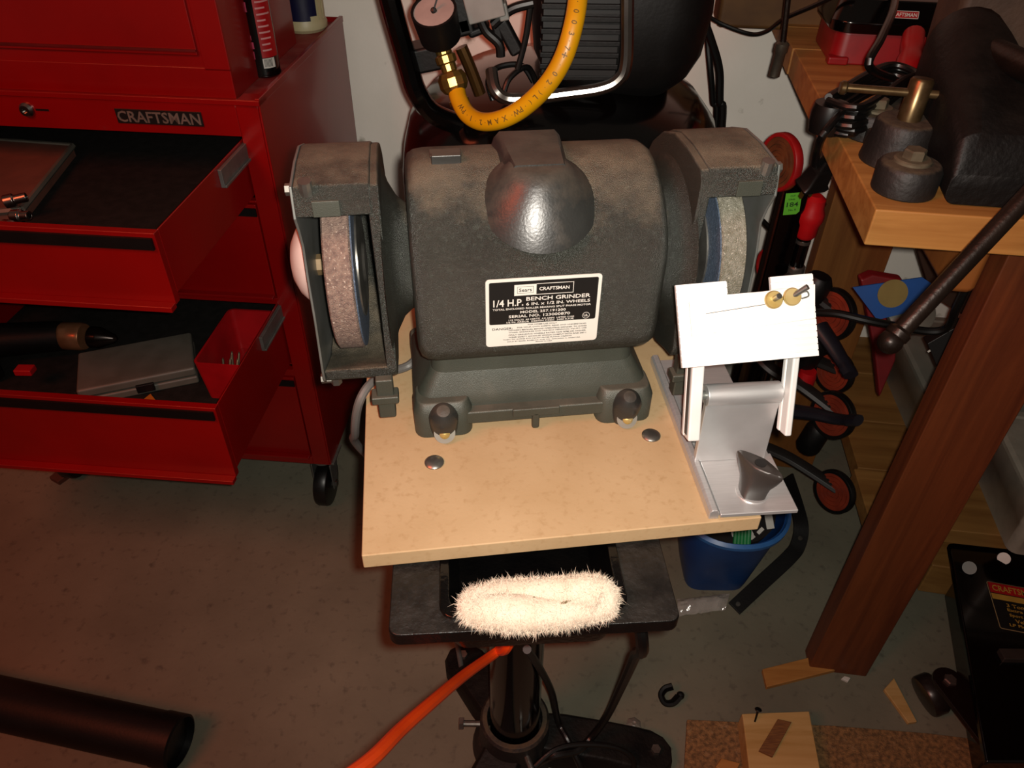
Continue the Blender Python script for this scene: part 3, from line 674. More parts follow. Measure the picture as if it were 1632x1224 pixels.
ln(b, 'TOTAL ENCLOSED ROLLER BEARING SPLIT PHASE MOTOR', .49, .435, .86, .026)
ln(b, 'MODEL 257.191200', .50, .49, .40, .036)
ln(b, 'SERIAL NO. 123000870', .47, .55, .54, .040)
ln(b, '115 VOLTS  60 HERTZ  4.0 AMPS  LISTED 510Z', .49, .605, .58, .022)
ln(b, '1/2 IN. ARBOR  DESIGN C3501  3450 R.P.M.', .48, .637, .60, .022)
b.text('UL', T(X(.885), Y(.60), 0), .04 * lw, .035 * lh, .00012)
for k in range(24):
    a0, a1 = 2 * PI * k / 24, 2 * PI * (k + 1) / 24; r0_, r1_ = .0028, .0031
    b.prism([(X(.885) + r0_ * math.cos(a0), Y(.60) + r0_ * math.sin(a0)), (X(.885) + r1_ * math.cos(a0), Y(.60) + r1_ * math.sin(a0)), (X(.885) + r1_ * math.cos(a1), Y(.60) + r1_ * math.sin(a1)), (X(.885) + r0_ * math.cos(a1), Y(.60) + r0_ * math.sin(a1))], 'z', 0, .0001)
b.end('white_lettering', white, LP, flat=True)
b = B(PM @ T(0, 0, .0010))
ln(b, 'Sears', .34, .167, .11, .05)
for x0_, x1_, y0_, y1_ in ((.27, .41, .118, .122), (.27, .41, .21, .214), (.27, .273, .118, .214), (.407, .41, .118, .214)):
    b.prism([(X(x0_), Y(y0_)), (X(x1_), Y(y0_)), (X(x1_), Y(y1_)), (X(x0_), Y(y1_))], 'z', 0, .0001)
b.M = PM @ T(0, 0, .0007)
ln(b, 'FOR HOME USE ONLY', .50, .69, .26, .018)
ln(b, 'DANGER:', .145, .732, .18, .034)
for i, t in enumerate(('FOR YOUR OWN SAFETY, READ AND UNDERSTAND', "OWNER'S MANUAL BEFORE OPERATING GRINDER. TO AVOID", 'WHEEL BREAKAGE AND PREVENT PERSONAL INJURY, USE', 'ONLY GRINDING WHEELS RATED 3600 RPM OR HIGHER.', 'WEAR SAFETY GOGGLES WHICH COMPLY WITH ANSI Z87.1')):
    ln(b, t, .55 if i else .585, .728 + i * .036, .70 if i else .62, .020)
ln(b, 'THEN TO AVOID EYE INJURY FROM FLYING OBJECTS', .46, .908, .62, .020)
ln(b, 'SOLD BY SEARS, ROEBUCK AND CO., CHICAGO, IL. 60684 USA', .52, .940, .66, .017)
ln(b, 'MADE IN USA', .52, .966, .15, .013)
b.end('black_lettering', blackp, LP, flat=True)
# grinder's own grey cord
B().tube([rmat(gr) @ V((-.09, .03, .04)), pt(655, 580, .822), pt(625, 592, .822), pt(600, 604, .824), pt(582, 622, .822), pt(570, 650, .806), pt(566, 690, .76), pt(572, 712, .70), V((-.15, .72, .5)), V((-.1, .74, .2)), V((-.08, .72, .012))], .0045).end('mains_cord', mat('grey_cord', '6e6a66', rough=.5), label='grey mains cord running over the left edge of the board', cat='cord')

# ================================================================ tool rest
T0 = pt(1129, 828, .81)
tr_ = root('tool_rest', 'silver aluminium tool rest with a grooved tilting table and dark wing knob', 'tool rest', (T0.x, T0.y, .81), math.radians(5.5))
b = B(); b.prism([(0, 0), (.0085, 0), (.0085, .007), (.0065, .0105), (.002, .0105), (0, .008)], 'y', 0, .215); b.end('rail', alu, tr_, bevel=.0008)
b = B(); b.bx(.0085, .076, .045, .215, 0, .003); b.end('base_plate', alu, tr_, bevel=.0006)
b = B(); b.bx(.0088, .0755, -.002, .066, .0035, .0075)
b.prism([(.060, .0075), (.066, .0075), (.0695, .076), (.0635, .076)], 'x', .0035, .068)
b.lathe([(.0095, 0), (.0095, .0645)], (.0035, .069, .078), (1, 0, 0), 28)
b.end('bracket', alu, tr_, bevel=.0008)
for x0_, x1_, nm_ in ((-.0150, -.0045, 'l'), (.0685, .0745, 'r')):
    B(T(0, .046, .05) @ rot('X', -20)).bx(x0_, x1_, -.006, .006, 0, .088).bx(x0_ - .0005, x0_ + .003, .006, .012, 0, .088).end('arm_plate', alu_b, tr_, bevel=.002)
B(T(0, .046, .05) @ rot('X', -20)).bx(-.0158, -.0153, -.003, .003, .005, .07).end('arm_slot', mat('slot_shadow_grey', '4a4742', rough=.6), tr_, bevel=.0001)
b = B(); b.cyl((-.012, .069, .078), (.0725, .069, .078), .004); b.bx(.02, .03, .075, .2, .003, .012); b.bx(.036, .042, .075, .2, .003, .010); b.end('slide_bar', zinc, tr_, bevel=.0008)
B().cyl((.012, .088, .005), (.032, .13, .012), .009, seg=12).end('slide_nut', mat('dark_grey_slider', '4a4842', rough=.5), tr_, bevel=.001)
for x, y in ((.02, .175),):
    B().lathe([(.006, 0), (.0055, .002), (.003, .003), (0, .0032)], (x, y, .003)).end('screw', steel, tr_)
# table: tilted plane through the measured corners
tl = loc(tr_, py(1072, 455, .487)); trr = loc(tr_, py(1290, 436, .497)); bl = loc(tr_, py(1093, 586, .450)); br = loc(tr_, py(1311, 566, .460))
ex = ((trr - tl) + (br - bl)).normalized(); ey = ((tl - bl) + (trr - br)).normalized(); en = ex.cross(ey).normalized(); ey = en.cross(ex)
cc = (tl + trr + bl + br) / 4; TW = ((trr - tl).length + (br - bl).length) / 2; TH = ((tl - bl).length + (trr - br).length) / 2
TMt = Matrix(((ex.x, ey.x, en.x, cc.x), (ex.y, ey.y, en.y, cc.y), (ex.z, ey.z, en.z, cc.z), (0, 0, 0, 1)))
hw, hh = TW / 2, TH / 2
tb2 = root('x', 'x', 'x') if False else None
b = B(TMt)
poly = [(-hw, -hh), (hw, -hh), (hw, hh), (hw - TW * .31, hh), (hw - TW * .31, hh - .012), (-hw + TW * .37, hh - .012), (-hw + TW * .37, hh), (-hw, hh)]
b.prism(poly, 'z', -.0045, -.0012)
nr = 13
for k in range(nr):      # ribs, each a low land between grooves
    y0_ = -hh + k * TH / nr; y1_ = y0_ + TH / nr - .0008
    if y0_ > hh - .013:
        b.bx(-hw, -hw + TW * .37, y0_, y1_, -.0012, 0); b.bx(hw - TW * .31, hw, y0_, y1_, -.0012, 0)
    else: b.bx(-hw, hw, y0_, y1_, -.0012, 0)
tbl = b.end('table', alu_b, tr_, bevel=.0002, label='ribbed tilting table')
B(TMt).prism([(-hw * .84, -.008), (hw * .96, -.003), (hw * 1.0, hh - .0085), (-hw * .84, hh - .0135)], 'z', 0, .0028).end('slide_plate', alu_b, tbl, bevel=.0004)
B(TMt @ T(0, 0, .0028)).prism([(-hw * .62, .0075), (hw * .25, .0105), (hw * .25, .0111), (-hw * .62, .0081)], 'z', 0, .00015).end('slot', mat('slot_dark', '6a6862', rough=.6), tbl)
for i, fx in enumerate((.37, .64)):
    ctr = V((hw * fx, hh - .0165 + (.0 if i else -.001), .0028))
    k_ = B(TMt).lathe([(.0068, 0), (.0068, .002), (.006, .003)], ctr, (0, 0, 1), 28).end('brass_nut', brass_l, tbl, label=['brass knurled nut at the left', 'brass knurled nut at the right'][i])
    B(TMt).cyl(ctr, ctr + (V((.001, .002, .010)) if i == 0 else V((.009, .006, .009))), .0022, seg=12).end('stud', steel, k_)
o = B(TMt).tube([V((hw * .74, hh - .015, .0035)), V((hw * .86, hh - .0135, .0035)), V((hw * .88, hh - .017, .0035)), V((hw * .78, hh - .0185, .0035))], .0006, seg=6).end('keyhole', steel, tbl)
# wing knob
kp = loc(tr_, pt(1198, 784, .8175))
kn = B(T(kp.x, kp.y, .0075) @ rot('Z', -52))
def wing(z, L_, w_, cx=0):
    out = []
    for k in range(36):
        a = 2 * PI * k / 36; c_ = math.cos(a); s_ = math.sin(a)
        out.append(V((cx + L_ * c_, w_ * s_ * (1 - .38 * abs(c_)) * 1.0, z)))
    return out
kn.loft([wing(0, .0125, .0125), wing(.006, .013, .0122), wing(.014, .0145, .011), wing(.022, .0185, .0095), wing(.030, .0215, .0088), wing(.0335, .0218, .008), wing(.035, .0205, .007)])
K = kn.end('wing_knob', knobm, tr_, ang=60, label='dark plastic wing knob')
B(T(kp.x, kp.y, .0075)).lathe([(.0135, 0), (.0135, .0012)], (0, 0, -.0002)).end('washer', alu, K)
B(T(kp.x, kp.y, .0075) @ rot('Z', -52)).lathe([(.0048, .0347), (.0048, .0354)], (0, 0, 0)).end('socket_hole', blackp, K)

# ================================================================ workbench
C0 = pt(1396, 334, .95)
BR = math.radians(-7.2)
wbn = root('workbench', 'pine workbench with thick top planks and red brown legs', 'workbench', (C0.x, C0.y, 0), BR)
for k, (y0_, y1_, xo) in enumerate(((0, .282, 0), (.285, .567, .002), (.570, .70, .0), (.703, .86, .012))):
    B().bx(xo, 1.5, y0_, y1_, .909 if k < 3 else .905, .95).end('plank', pine, wbn, bevel=.002)
LG = loc(wbn, pt(1288, 1067, 0)); LGr = loc(wbn, pt(1378, 1081, 0))
lw_ = .118
B().bx(LG.x, LG.x + .104, LG.y, LG.y + .040, 0, .909).end('leg', leg_w, wbn, bevel=.002, label='red brown front leg with dark grain')
P1 = loc(wbn, py(1302, 420, 1.28))
B().bx(P1.x - .002, P1.x + .132, .60, .64, 0, .905).end('leg', leg_b, wbn, bevel=.002, label='orange brown rear leg')
B().bx(1.3, 1.42, LG.y, LG.y + .04, 0, .909).end('leg', leg_w, wbn, bevel=.002)
B().bx(1.3, 1.42, .60, .64, 0, .905).end('leg', leg_b, wbn, bevel=.002)
B().bx(LG.x + .0, LG.x + .04, LG.y + .04, .60, .81, .905).end('side_rail', leg_b, wbn, bevel=.002)
B().bx(LG.x - .035, LG.x + .002, .10, .24, .80, .909).end('rail_block', mat('orange_block', 'b0682c', '94521e', rough=.55, kind='wood', scale=6, stretch=(5, 5, .6)), wbn, bevel=.01)
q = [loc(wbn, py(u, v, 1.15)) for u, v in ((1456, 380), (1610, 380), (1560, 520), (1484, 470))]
B().loft([[p for p in q], [p + V((0, .03, 0)) for p in q]]).end('apron_and_shadow', mat('dark_apron_shadow', '3c2212', rough=.7, kind='wood', scale=6), wbn, bevel=.002)  # back apron and the shadow beside it, both drawn as one dark slab
# lower shelf planks
SH = .175
pf = loc(wbn, pt(1372, 832, SH)); 
edges = [832, 748, 672, 596, 528, 478]
ys = [loc(wbn, pt(1385, v, SH)).y for v in edges]
xs_ = [loc(wbn, pt(u, v, SH)).x for u, v in ((1374, 790), (1357, 710), (1345, 635), (1335, 560), (1325, 500))]
for i in range(5):
    B().bx(xs_[i], 1.5, ys[i] + .002, ys[i + 1] - .002, SH - .038, SH).end('shelf_plank', plankm, wbn, bevel=.002)
B().bx(LG.x + .16, LG.x + .25, ys[0] + .02, ys[4], .05, SH - .038).end('shelf_bearer', plankm, wbn, bevel=.002)
# thin shelf overhang seen to the right of the leg
def wpt(u, v, z): return loc(wbn, pt(u, v, z))
# bench-side wood box on the wall
q = py(1142, 45, 1.44); q2 = py(1300, 60, 1.44)
bxw = B(T(q.x, 1.44, q.z) @ rot('Z', -6)).bx(0, .24, 0, .08, 0, .20).end('wall_block', mat('brown_block_wood', '7c5220', '5e3a12', rough=.7, scale=9, stretch=(1, 1, 2)), bevel=.008, label='brown wooden block behind the bench against the wall', cat='wood block')
# hanging metal nozzle
n0, n1, n2 = py(1262, -60, 1.2), py(1248, 66, 1.2), py(1237, 108, 1.2)
nz = root('grease_nozzle', 'thin dark steel tube with a knurled tip hanging beside the bench', 'nozzle', n2)
B().tube([n0, n0 * .5 + n1 * .5, n1], .0045, n=2).end('tube', rustbar, nz, world=True)
B().lathe([(.0065, 0), (.0105, .003), (.0105, .014), (.0085, .017), (.0085, .05), (.007, .051)], n1, n2 - n1, 12).end('tip', mat('dull_knurled_steel', '6a665a', rough=.4, metal=.7, scale=200), nz, world=True)
B().tube([py(1120, 20, 1.4), py(1150, 38, 1.4), py(1195, 54, 1.38), py(1222, 50, 1.35), py(1250, 30, 1.3), py(1300, 8, 1.25), py(1360, -20, 1.2)], .0035).end('thin_wire', rubber, label='thin black wire sagging across the wooden wall block', cat='cord')

# vise
vc = pt(1520, 235, .95)
vs_ = root('bench_vise', 'heavy dark cast iron vise bolted to the bench corner', 'vise', V((vc.x, vc.y, .95)), BR)
def L(u, v, z): return loc(vs_, pt(u, v, z))
e1 = L(1440, 296, .955); e2 = L(1386, 210, .955)
b = B()
b.lathe([(.105, 0), (.105, .018), (.095, .024), (.0, .024)], (L(1510, 228, .95).x, L(1510, 228, .95).y, 0), seg=48)
for e, r in ((e1, .0325), (e2, .030)):
    b.lathe([(r, 0), (r, .026), (r - .003, .031), (r - .006, .032)], (e.x, e.y, 0), seg=28)
b.end('swivel_base', rustiron, vs_, bevel=.002)
for e in (e1, e2):
    bb_ = B().lathe([(.019, .031), (.019, .0345), (.017, .036)], (e.x, e.y, 0), seg=24).lathe([(.0115, .036), (.0115, .044), (.010, .0455)], (e.x, e.y, 0), seg=6).end('anchor_bolt', mat('worn_bolt', '8a7f68', '6d6350', rough=.5, metal=.5, scale=60), vs_)
h0 = L(1442, 208, .985)
b = B(); b.lathe([(.040, .0), (.034, .03), (.033, .044), (.030, .048), (.0, .048)], (h0.x, h0.y, 0), seg=32); b.end('lock_boss', rustiron, vs_, bevel=.002)
hz = .046
pa_ = V((h0.x + .0, h0.y, hz)); 
tb_ = B().lathe([(.0125, 0), (.0125, .042), (.0105, .045)], pa_, (.05, .1, 1), 20).cyl(pa_ + V((-.075, .012, .028)), pa_ + V((.024, -.002, .030)), .0045, seg=14).lathe([(.006, 0), (.0075, .002), (.0075, .006), (.006, .008)], pa_ + V((-.079, .012, .028)), (1, -.1, 0), 14).end('lock_screw', mat('worn_bronze_steel', '8a7350', '6c5638', rough=.32, metal=.8, scale=80), vs_, label='bright worn locking screw with a sliding bar')
# body
MV = lambda p: p
b = B()
xo = L(1488, 250, .975).x; yv = L(1550, 338, .95).y
def vring(y, x0_, x1_, z0_, z1_, r=.02): return [V((p.x, y, p.y)) for p in rrect((x1_ - x0_) / 2, (z1_ - z0_) / 2, r, 0, (x0_ + x1_) / 2, (z0_ + z1_) / 2)]
b.loft([vring(yv + .012, xo - .002, xo + .10, .001, .035, .012), vring(yv + .03, xo - .004, xo + .11, .001, .07, .02), vring(-.05, xo - .002, xo + .10, .002, .11, .035), vring(.01, xo - .0, xo + .095, .005, .135, .045), vring(.06, xo + .01, xo + .095, .01, .14, .04), vring(.09, xo + .02, xo + .09, .02, .12, .034)])
b.end('vise_body', cast, vs_, bevel=.004, ang=50)
b = B(T(xo + .05, .10, .0) @ rot('Z', -6))
arc = [(.0, .0), (.40, .0), (.42, .12), (.40, .24), (.34, .30), (.10, .31), (.03, .29), (-.01, .22), (-.005, .08)]
b.prism(arc, 'y', -.02, .10)
b.end('jaw_casting', mat('brown_dusty_casting', '52402f', '3a2c20', rough=.7, scale=14, bump=.4, bscale=120), vs_, bevel=.012, seg=3)
B().prism([(xo + .085, .0), (xo + .36, .0), (xo + .36, .10), (xo + .13, .105), (xo + .105, .08)], 'y', yv + .004, yv + .11).end('front_plate', mat('patchy_rusty_iron', '4a3020', '221c18', rough=.6, scale=14, bump=.4, bscale=150, lo=.52, hi=.66), vs_, bevel=.008, seg=3)
B().lathe([(.045, 0), (.05, .004), (.05, .02), (.03, .03)], (xo + .17, yv + .03, .105), (0, -.5, .8), 32).end('collar', cast, vs_)
# handle bar
ha = py(1419, 545, .585); hb = py(1632, 318, .635); dirn = (hb - ha).normalized()
hc_ = hb + dirn * .10
H = B().cyl(ha, hc_, .0088, seg=24).ball(ha, .0118, 18).lathe([(.0088, 0), (.0115, .003), (.0115, .009), (.0088, .012)], ha + dirn * .004, dirn, 20).end('handle_bar', rustbar, vs_, world=True, label='long brown steel turning bar with a ball end')
B().lathe([(.02, 0), (.022, .01), (.022, .05), (.018, .055)], hc_ + V((0, -.02, 0)), (0, 1, 0)).cyl(hc_, hc_ + V((0, .30, -.02)), .014).end('lead_screw', rustbar, vs_, world=True)

# charger on the bench
cp = pt(1322, 104, .95)
ch = root('battery_charger', 'red and black charger case with a small red logo on the bench', 'charger', V((cp.x, cp.y, .95)), BR)
b = B(); b.loft([rrect(.10, .07, .02, 0, .10, .075), rrect(.098, .068, .02, .045, .10, .077)]).bx(-.004, .026, .0, .02, 0, .012).bx(.10, .15, -.002, .02, 0, .012)
b.end('charger_base', mat('charger_red', '9a0c14', rough=.4), ch, bevel=.003)
b = B(); b.loft([rrect(.108, .076, .03, .045, .10, .077), rrect(.110, .078, .03, .06, .10, .077), rrect(.10, .068, .03, .088, .10, .085), rrect(.085, .05, .03, .095, .10, .095)])
ct = b.end('charger_top', blk, ch, bevel=.003)
MT_ = T(.085, .0065, .0725) @ rot('X', 66)
lg = B(MT_).bx(-.021, .021, -.005, .005, 0, .0008).end('logo_plate', redp, ct)
b = B(MT_ @ T(0, 0, .0008)).text('CRAFTSMAN', Matrix.Identity(4), .037, .005, .0002)
for x0_, x1_, y0_, y1_ in ((-.021, .021, .0043, .005), (-.021, .021, -.005, -.0043), (-.021, -.0203, -.005, .005), (.0203, .021, -.005, .005)): b.bx(x0_, x1_, y0_, y1_, 0, .0002)
lo_ = b.end('lettering', white, ct)
# red handle
rh0, rh1 = pt(1445, 128, .975), pt(1457, 52, 1.01)
b = B(); dd = rh1 - rh0
b.lathe([(.006, 0), (.014, .004), (.017, .02), (.0165, .045), (.013, .06), (.015, .075), (.0145, dd.length * .95), (.008, dd.length)], rh0, dd, 16)
b.end('screwdriver', redp, label='smooth red plastic screwdriver handle standing beside the vise screw', cat='screwdriver')
# coiled cord and plug
ccd = root('coiled_cord', 'bundle of black appliance cord looped on the bench edge with its plug hanging', 'cord', pt(1330, 190, .95))
cpt = []
ca, cb2 = pt(1312, 196, .965), pt(1415, 150, .965)
b = B()
for k in range(6):
    z = .958 + .007 * k; o_ = V((.004 * math.sin(k * 2.1), .006 * math.cos(k * 1.7), 0))
    P = [V((ca.x, ca.y, z)) + o_, V((ca.x + .03, ca.y - .028, z + .003)) + o_, V((cb2.x, cb2.y - .03, z)) + o_, V((cb2.x + .03, cb2.y, z)) + o_, V((cb2.x, cb2.y + .025, z + .002)) + o_, V((ca.x + .02, ca.y + .03, z)) + o_, V((ca.x, ca.y, z + .004)) + o_]
    b.tube(P, .0045, seg=8, n=6)
b.tube([V((cb2.x, cb2.y, .985)), pt(1385, 105, 1.03), pt(1405, 60, 1.05), pt(1425, 10, 1.06), pt(1430, -40, 1.05)], .005)
b.tube([V((ca.x + .01, ca.y - .02, .985)), pt(1312, 215, .97), pt(1303, 240, .93), pt(1299, 262, .90)], .005)
b.lathe([(.02, 0), (.022, .012), (.022, .024), (.02, .034)], V((ca.x + .005, ca.y, .955)) + V((0, 0, 0)), (0, 0, 1), 16)
b.end('cord_loops', rubber, ccd, world=True)
pg = pt(1300, 285, .875)
PG = T(pg) @ rot('Z', 20) @ rot('X', 20)
k_ = B(PG).loft([[V((p.x, p.y, z)) for p in rrect(hx, hy, r)] for z, hx, hy, r in ((.034, .007, .007, .004), (.02, .009, .008, .004), (.018, .013, .011, .004), (-.004, .016, .013, .004), (-.01, .02, .014, .004), (-.014, .018, .013, .004))]).end('plug_body', rubber, ccd, world=True)
B(PG).bx(-.008, -.0065, -.003, .003, -.032, -.014).bx(.0065, .008, -.003, .003, -.032, -.014).cyl((0, .007, -.034), (0, .007, -.014), .0024, seg=10).end('plug_pin', brass, k_).data.transform(rmat(ccd).inverted())

# ================================================================ clamp stand
PB = py(1266, 300, 1.13)
cst = root('clamp_stand', 'black square steel post with pivoting arms and round red pads', 'clamp stand', (PB.x, PB.y, 0))
px_, py_, pz_ = PB.x, PB.y, PB.z
b = B()
t_ = .019
zt_ = pz_
b.loft([rrect(t_, t_, .003, 0, px_, py_, 2), rrect(t_, t_, .003, zt_, px_, py_, 2), rrect(t_ - .003, t_ - .003, .001, zt_, px_, py_, 2), rrect(t_ - .003, t_ - .003, .001, zt_ - .05, px_, py_, 2)])
b.box((px_ + .02, py_ + .012, zt_ - .02), (.07, .04, .006), rot('Y', 8))
b.bx(px_ - .06, px_ + .06, py_ - .08, py_ + .08, 0, .01)
b.end('post', blk, cst, world=True, bevel=.0008)
sz_ = py(1254, 325, 1.11).z
sk = B(T(px_ - .004, py_ - t_, sz_ ) @ rot('X', 90) @ rot('Z', 6)).prism([(-.0125, -.0185), (.008, -.0185), (.0125, -.014), (.0125, .0185), (-.0125, .0185)], 'z', 0, .0005).end('price_sticker', greenl, cst, world=True, label='bright green sticker')
b = B(T(px_ - .004, py_ - t_ - .0005, sz_) @ rot('X', 90) @ rot('Z', 6)); b.text('184', T(0, -.001, 0), .018, .008, .0003); b.text('Unit', T(-.002, .008, 0), .01, .003, .0002); b.text('No. R', T(.001, -.0105, 0), .012, .0035, .0002); b.text('CUT', T(-.001, .0135, 0), .008, .003, .0002)
o = b.end('lettering', mat('green_print', '1c4a14', rough=.6), sk); o.data.transform(rmat(cst).inverted())
def pad(u, v, y, R, ax, name='round_pad', m1=None, m2=None, lab=None, th=.014):
    c = py(u, v, y); ax = V(ax).normalized()
    o = B().lathe([(R * .5, 0), (R * .97, 0), (R, .002), (R, th - .002), (R * .97, th), (R * .86, th), (R * .85, th - .002), (R * .3, th - .002)], c, ax, 40).end(name, m1 or rubber, cst, world=True, label=lab)
    b = B()
    b.lathe([(R * .85, th - .0035), (R * .85, th - .0015)], c, ax, 40)
    for k in range(3):
        rr = R * (.72 - .2 * k); b.lathe([(rr, th - .0015), (rr, th + .0012), (rr - R * .09, th + .0012), (rr - R * .09, th - .0015)], c, ax, 32, cap=False)
    f = b.end('pad_face', m2 or padred, o); f.data.transform(rmat(cst).inverted())
    return c
fx = (-.93, -.36, .1)
pad(1250, 258, 1.14, .045, (-.93, -.36, .05), m1=rollred, m2=mat('pad_coil_brown', '7a4420', '5e3216', rough=.6), lab='bright red rimmed pad at the top')
pad(1236, 425, 1.16, .036, (-.93, -.36, .05), m1=rollred, m2=mat('pad_coil_red', '8a2c1c', rough=.6))
for u, v, y, r in ((1330, 500, 1.08, .046), (1334, 592, 1.10, .040), (1332, 660, 1.02, .044), (1334, 782, 1.0, .043)):
    c = pad(u, v, y, r, (-.86, -.48, .18))
    B().tube([V((px_ + .01, py_ - .03, c.z + .06)), V((px_ + .03, py_ - .05, c.z + .05)), (V((px_, py_, c.z)) + c) / 2 + V((.01, -.01, .03)), c + V((0, .0, .005))], .014, seg=8, flat=.6).end('arm', mat('dusty_black_arm', '1e1a18', rough=.5), cst, world=True, bevel=.001)
# levers
for pts in (((1305, 520), (1325, 548), (1342, 575), (1356, 598)), ((1262, 655), (1300, 660), (1335, 668), (1368, 670))):
    P = [py(u, v, 1.0 - .03 * i) for i, (u, v) in enumerate(pts)]
    B().tube(P, lambda t: .0165 - .006 * t + (.002 if t > .8 else 0), seg=12, flat=.7).end('lever', mat('charcoal_lever', '1d1a22', rough=.4), cst, world=True)
P = py(1280, 618, 1.08); B().lathe([(.014, 0), (.016, .01), (.016, .03), (.014, .04)], P, (0, 0, 1)).end('red_collar', redp, cst, world=True)
# extra pivot bodies behind the rest
for (u, v) in ((1285, 560), (1290, 700), (1287, 470)):
    P = py(u, v, 1.1); B().lathe([(.018, 0), (.024, .01), (.024, .06), (.018, .07)], P - V((0, 0, .03)), (.2, 0, 1), 12).end('pivot_block', blkm, cst, world=True, bevel=.002)
# red handled bar clamp
r0_, r1_ = py(1298, 322, 1.12), py(1291, 392, 1.12)
bc = root('bar_clamp', 'bar clamp with a bright red plastic handle hooked on the black post', 'clamp', (r1_.x, r1_.y, r1_.z - .2))
B().lathe([(.010, 0), (.017, .006), (.0175, .02), (.0215, .03), (.0215, .042), (.018, .05), (.0175, .068), (.013, .074)], r0_ + V((0, 0, .012)), V((0, 0, -1)), 14).end('clamp_handle', redp, bc, world=True)
B().cyl(V((r0_.x, r0_.y, r1_.z + .02)), V((r0_.x, r0_.y, r1_.z - .30)), .0115, seg=16).end('clamp_shaft', blk, bc, world=True)
B().lathe([(.013, 0), (.015, .002), (.015, .012), (.013, .014)], V((r0_.x, r0_.y, r1_.z - .05)), (0, 0, 1)).lathe([(.012, 0), (.012, .006)], V((r0_.x, r0_.y, r1_.z + .006)), (0, 0, 1)).end('ferrule', steel, bc, world=True)

# ================================================================ bucket and what it holds
bk = root('waste_bucket', 'blue plastic bucket on the floor under the right side of the board', 'bucket', (.420, .990, 0))
def sell(rx, ry, z, n=48, p=2.0):
    out = []
    for k in range(n):
        a = 2 * PI * k / n; c_, s_ = math.cos(a), math.sin(a)
        out.append(V((rx * math.copysign(abs(c_) ** (2 / p), c_), ry * math.copysign(abs(s_) ** (2 / p), s_), z)))
    return out
B().loft([sell(.060, .060, 0, p=5), sell(.064, .064, .02, p=5), sell(.104, .116, .212, p=2.2), sell(.101, .113, .214, p=2.2), sell(.062, .062, .022, p=5), sell(.056, .056, .006, p=5)]).end('bucket_body', bluep, bk, bevel=.001)
B().loft([[v for v in sell(.104, .116, .202, p=2.2)], sell(.111, .123, .205, p=2.2), sell(.112, .124, .213, p=2.2), sell(.106, .118, .218, p=2.2), sell(.101, .113, .202, p=2.2)], closed=True).end('rim', mat('blue_rim', '2d5f9a', rough=.4), bk)
for i, (u, v, m_, nm, lab, cat) in enumerate(((1180, 838, greenc, 'cable_bundle', 'bundle of bright green cable in the blue bucket', 'cable'),)):
    p = pt(u, v + 12, .208)
    b = B()
    for k in range(5): b.tube([p + V((-.012 + .006 * k, -.02, -.01)), p + V((-.01 + .006 * k, .01, .018)), p + V((-.014 + .008 * k, .05, .0))], .0045, seg=8, n=5)
    b.end(nm, m_, label=lab, cat=cat)
b = B()
for k in range(26):
    a = random.random() * 2 * PI; r = random.random() * .07; p = V((.420 + r * math.cos(a), .990 + r * math.sin(a), .185 + random.random() * .018))
    d = V((random.gauss(0, 1), random.gauss(0, 1), random.gauss(0, .4))).normalized() * .03
    b.tube([p - d, p, p + d], .005, seg=6, n=2)
b.lathe([(.045, .0), (.060, .07), (.092, .162)], (.420, .990, .025))
b.end('dark_scraps', mat('dark_scraps', '2a1c14', '181210', rough=.8, scale=60), label='dark scraps filling the blue bucket', cat='scraps', kind='stuff')
for i, (u, v, s_, a) in enumerate(((1196, 842, .022, 40), (1212, 838, .014, -60), (1226, 822, .03, 10), (1168, 842, .012, 20))):
    p = pt(u, v + 8, .210)
    B(T(p) @ rot('Z', a) @ rot('X', 40)).box((0, 0, 0), (s_ * .5, s_, .003)).end('wire_offcut', white, bevel=.0008, cat='offcut', label=['pale strip beside the green cable in the bucket', 'small pale pointed scrap in the bucket', 'largest pale scrap near the right rim of the bucket', 'tiny pale scrap left of the green cable in the bucket'][i])
# bent black bar
P = [pt(1170, 970, .012), pt(1215, 928, .03), pt(1258, 888, .05), pt(1272, 868, .06), pt(1277, 838, .08), pt(1268, 800, .12), pt(1255, 760, .17)]
b = B(); Sx = spline(P, 6); rings = []
for i, p in enumerate(Sx):
    t = (Sx[min(i + 1, len(Sx) - 1)] - Sx[max(i - 1, 0)]).normalized(); sd = t.cross(V((0, -.3, 1))).normalized(); up = sd.cross(t).normalized()
    rings.append([p - sd * .015 - up * .0025, p + sd * .015 - up * .0025, p + sd * .015 + up * .0025, p - sd * .015 + up * .0025])
bar = root('bent_steel_bar', 'bent flat black steel bar resting on the floor before the blue bucket', 'steel bar', V((P[0].x, P[0].y, 0)))
b.loft(rings).end('flat_bar', blkm, bar, world=True, bevel=.0008)
for u, v, z in ((1176, 963, .019), (1275, 858, .07)):
    B().lathe([(.005, 0), (.0045, .002)], pt(u, v, z), (0, -.3, 1), 12).end('rivet', steel, bar, world=True)
# film bag
q = [pt(1078, 985, .0), pt(1155, 975, .0), pt(1162, 948, .0), pt(1078, 958, .0)]
b = B(); n1_, n2_ = 16, 8; rows = []
for j in range(n2_ + 1):
    row = []
    for i in range(n1_ + 1):
        f, g_ = i / n1_, j / n2_
        p = (q[0] * (1 - f) + q[1] * f) * (1 - g_) + (q[3] * (1 - f) + q[2] * f) * g_
        row.append(p + V((0, 0, .004 + .016 * math.sin(PI * g_) * (.6 + .4 * math.sin(PI * f)) + random.random() * .004)))
    rows.append(row)
vv = [b._add(r) for r in rows]
for j in range(n2_):
    for i in range(n1_): b._face([vv[j][i], vv[j][i + 1], vv[j + 1][i + 1], vv[j + 1][i]])
cb_ = root('film_packet', 'crumpled clear plastic packet on the floor right of the tray', 'packet', V((q[0].x, q[0].y, 0)))
b.end('film', clear, cb_, world=True, ang=12)
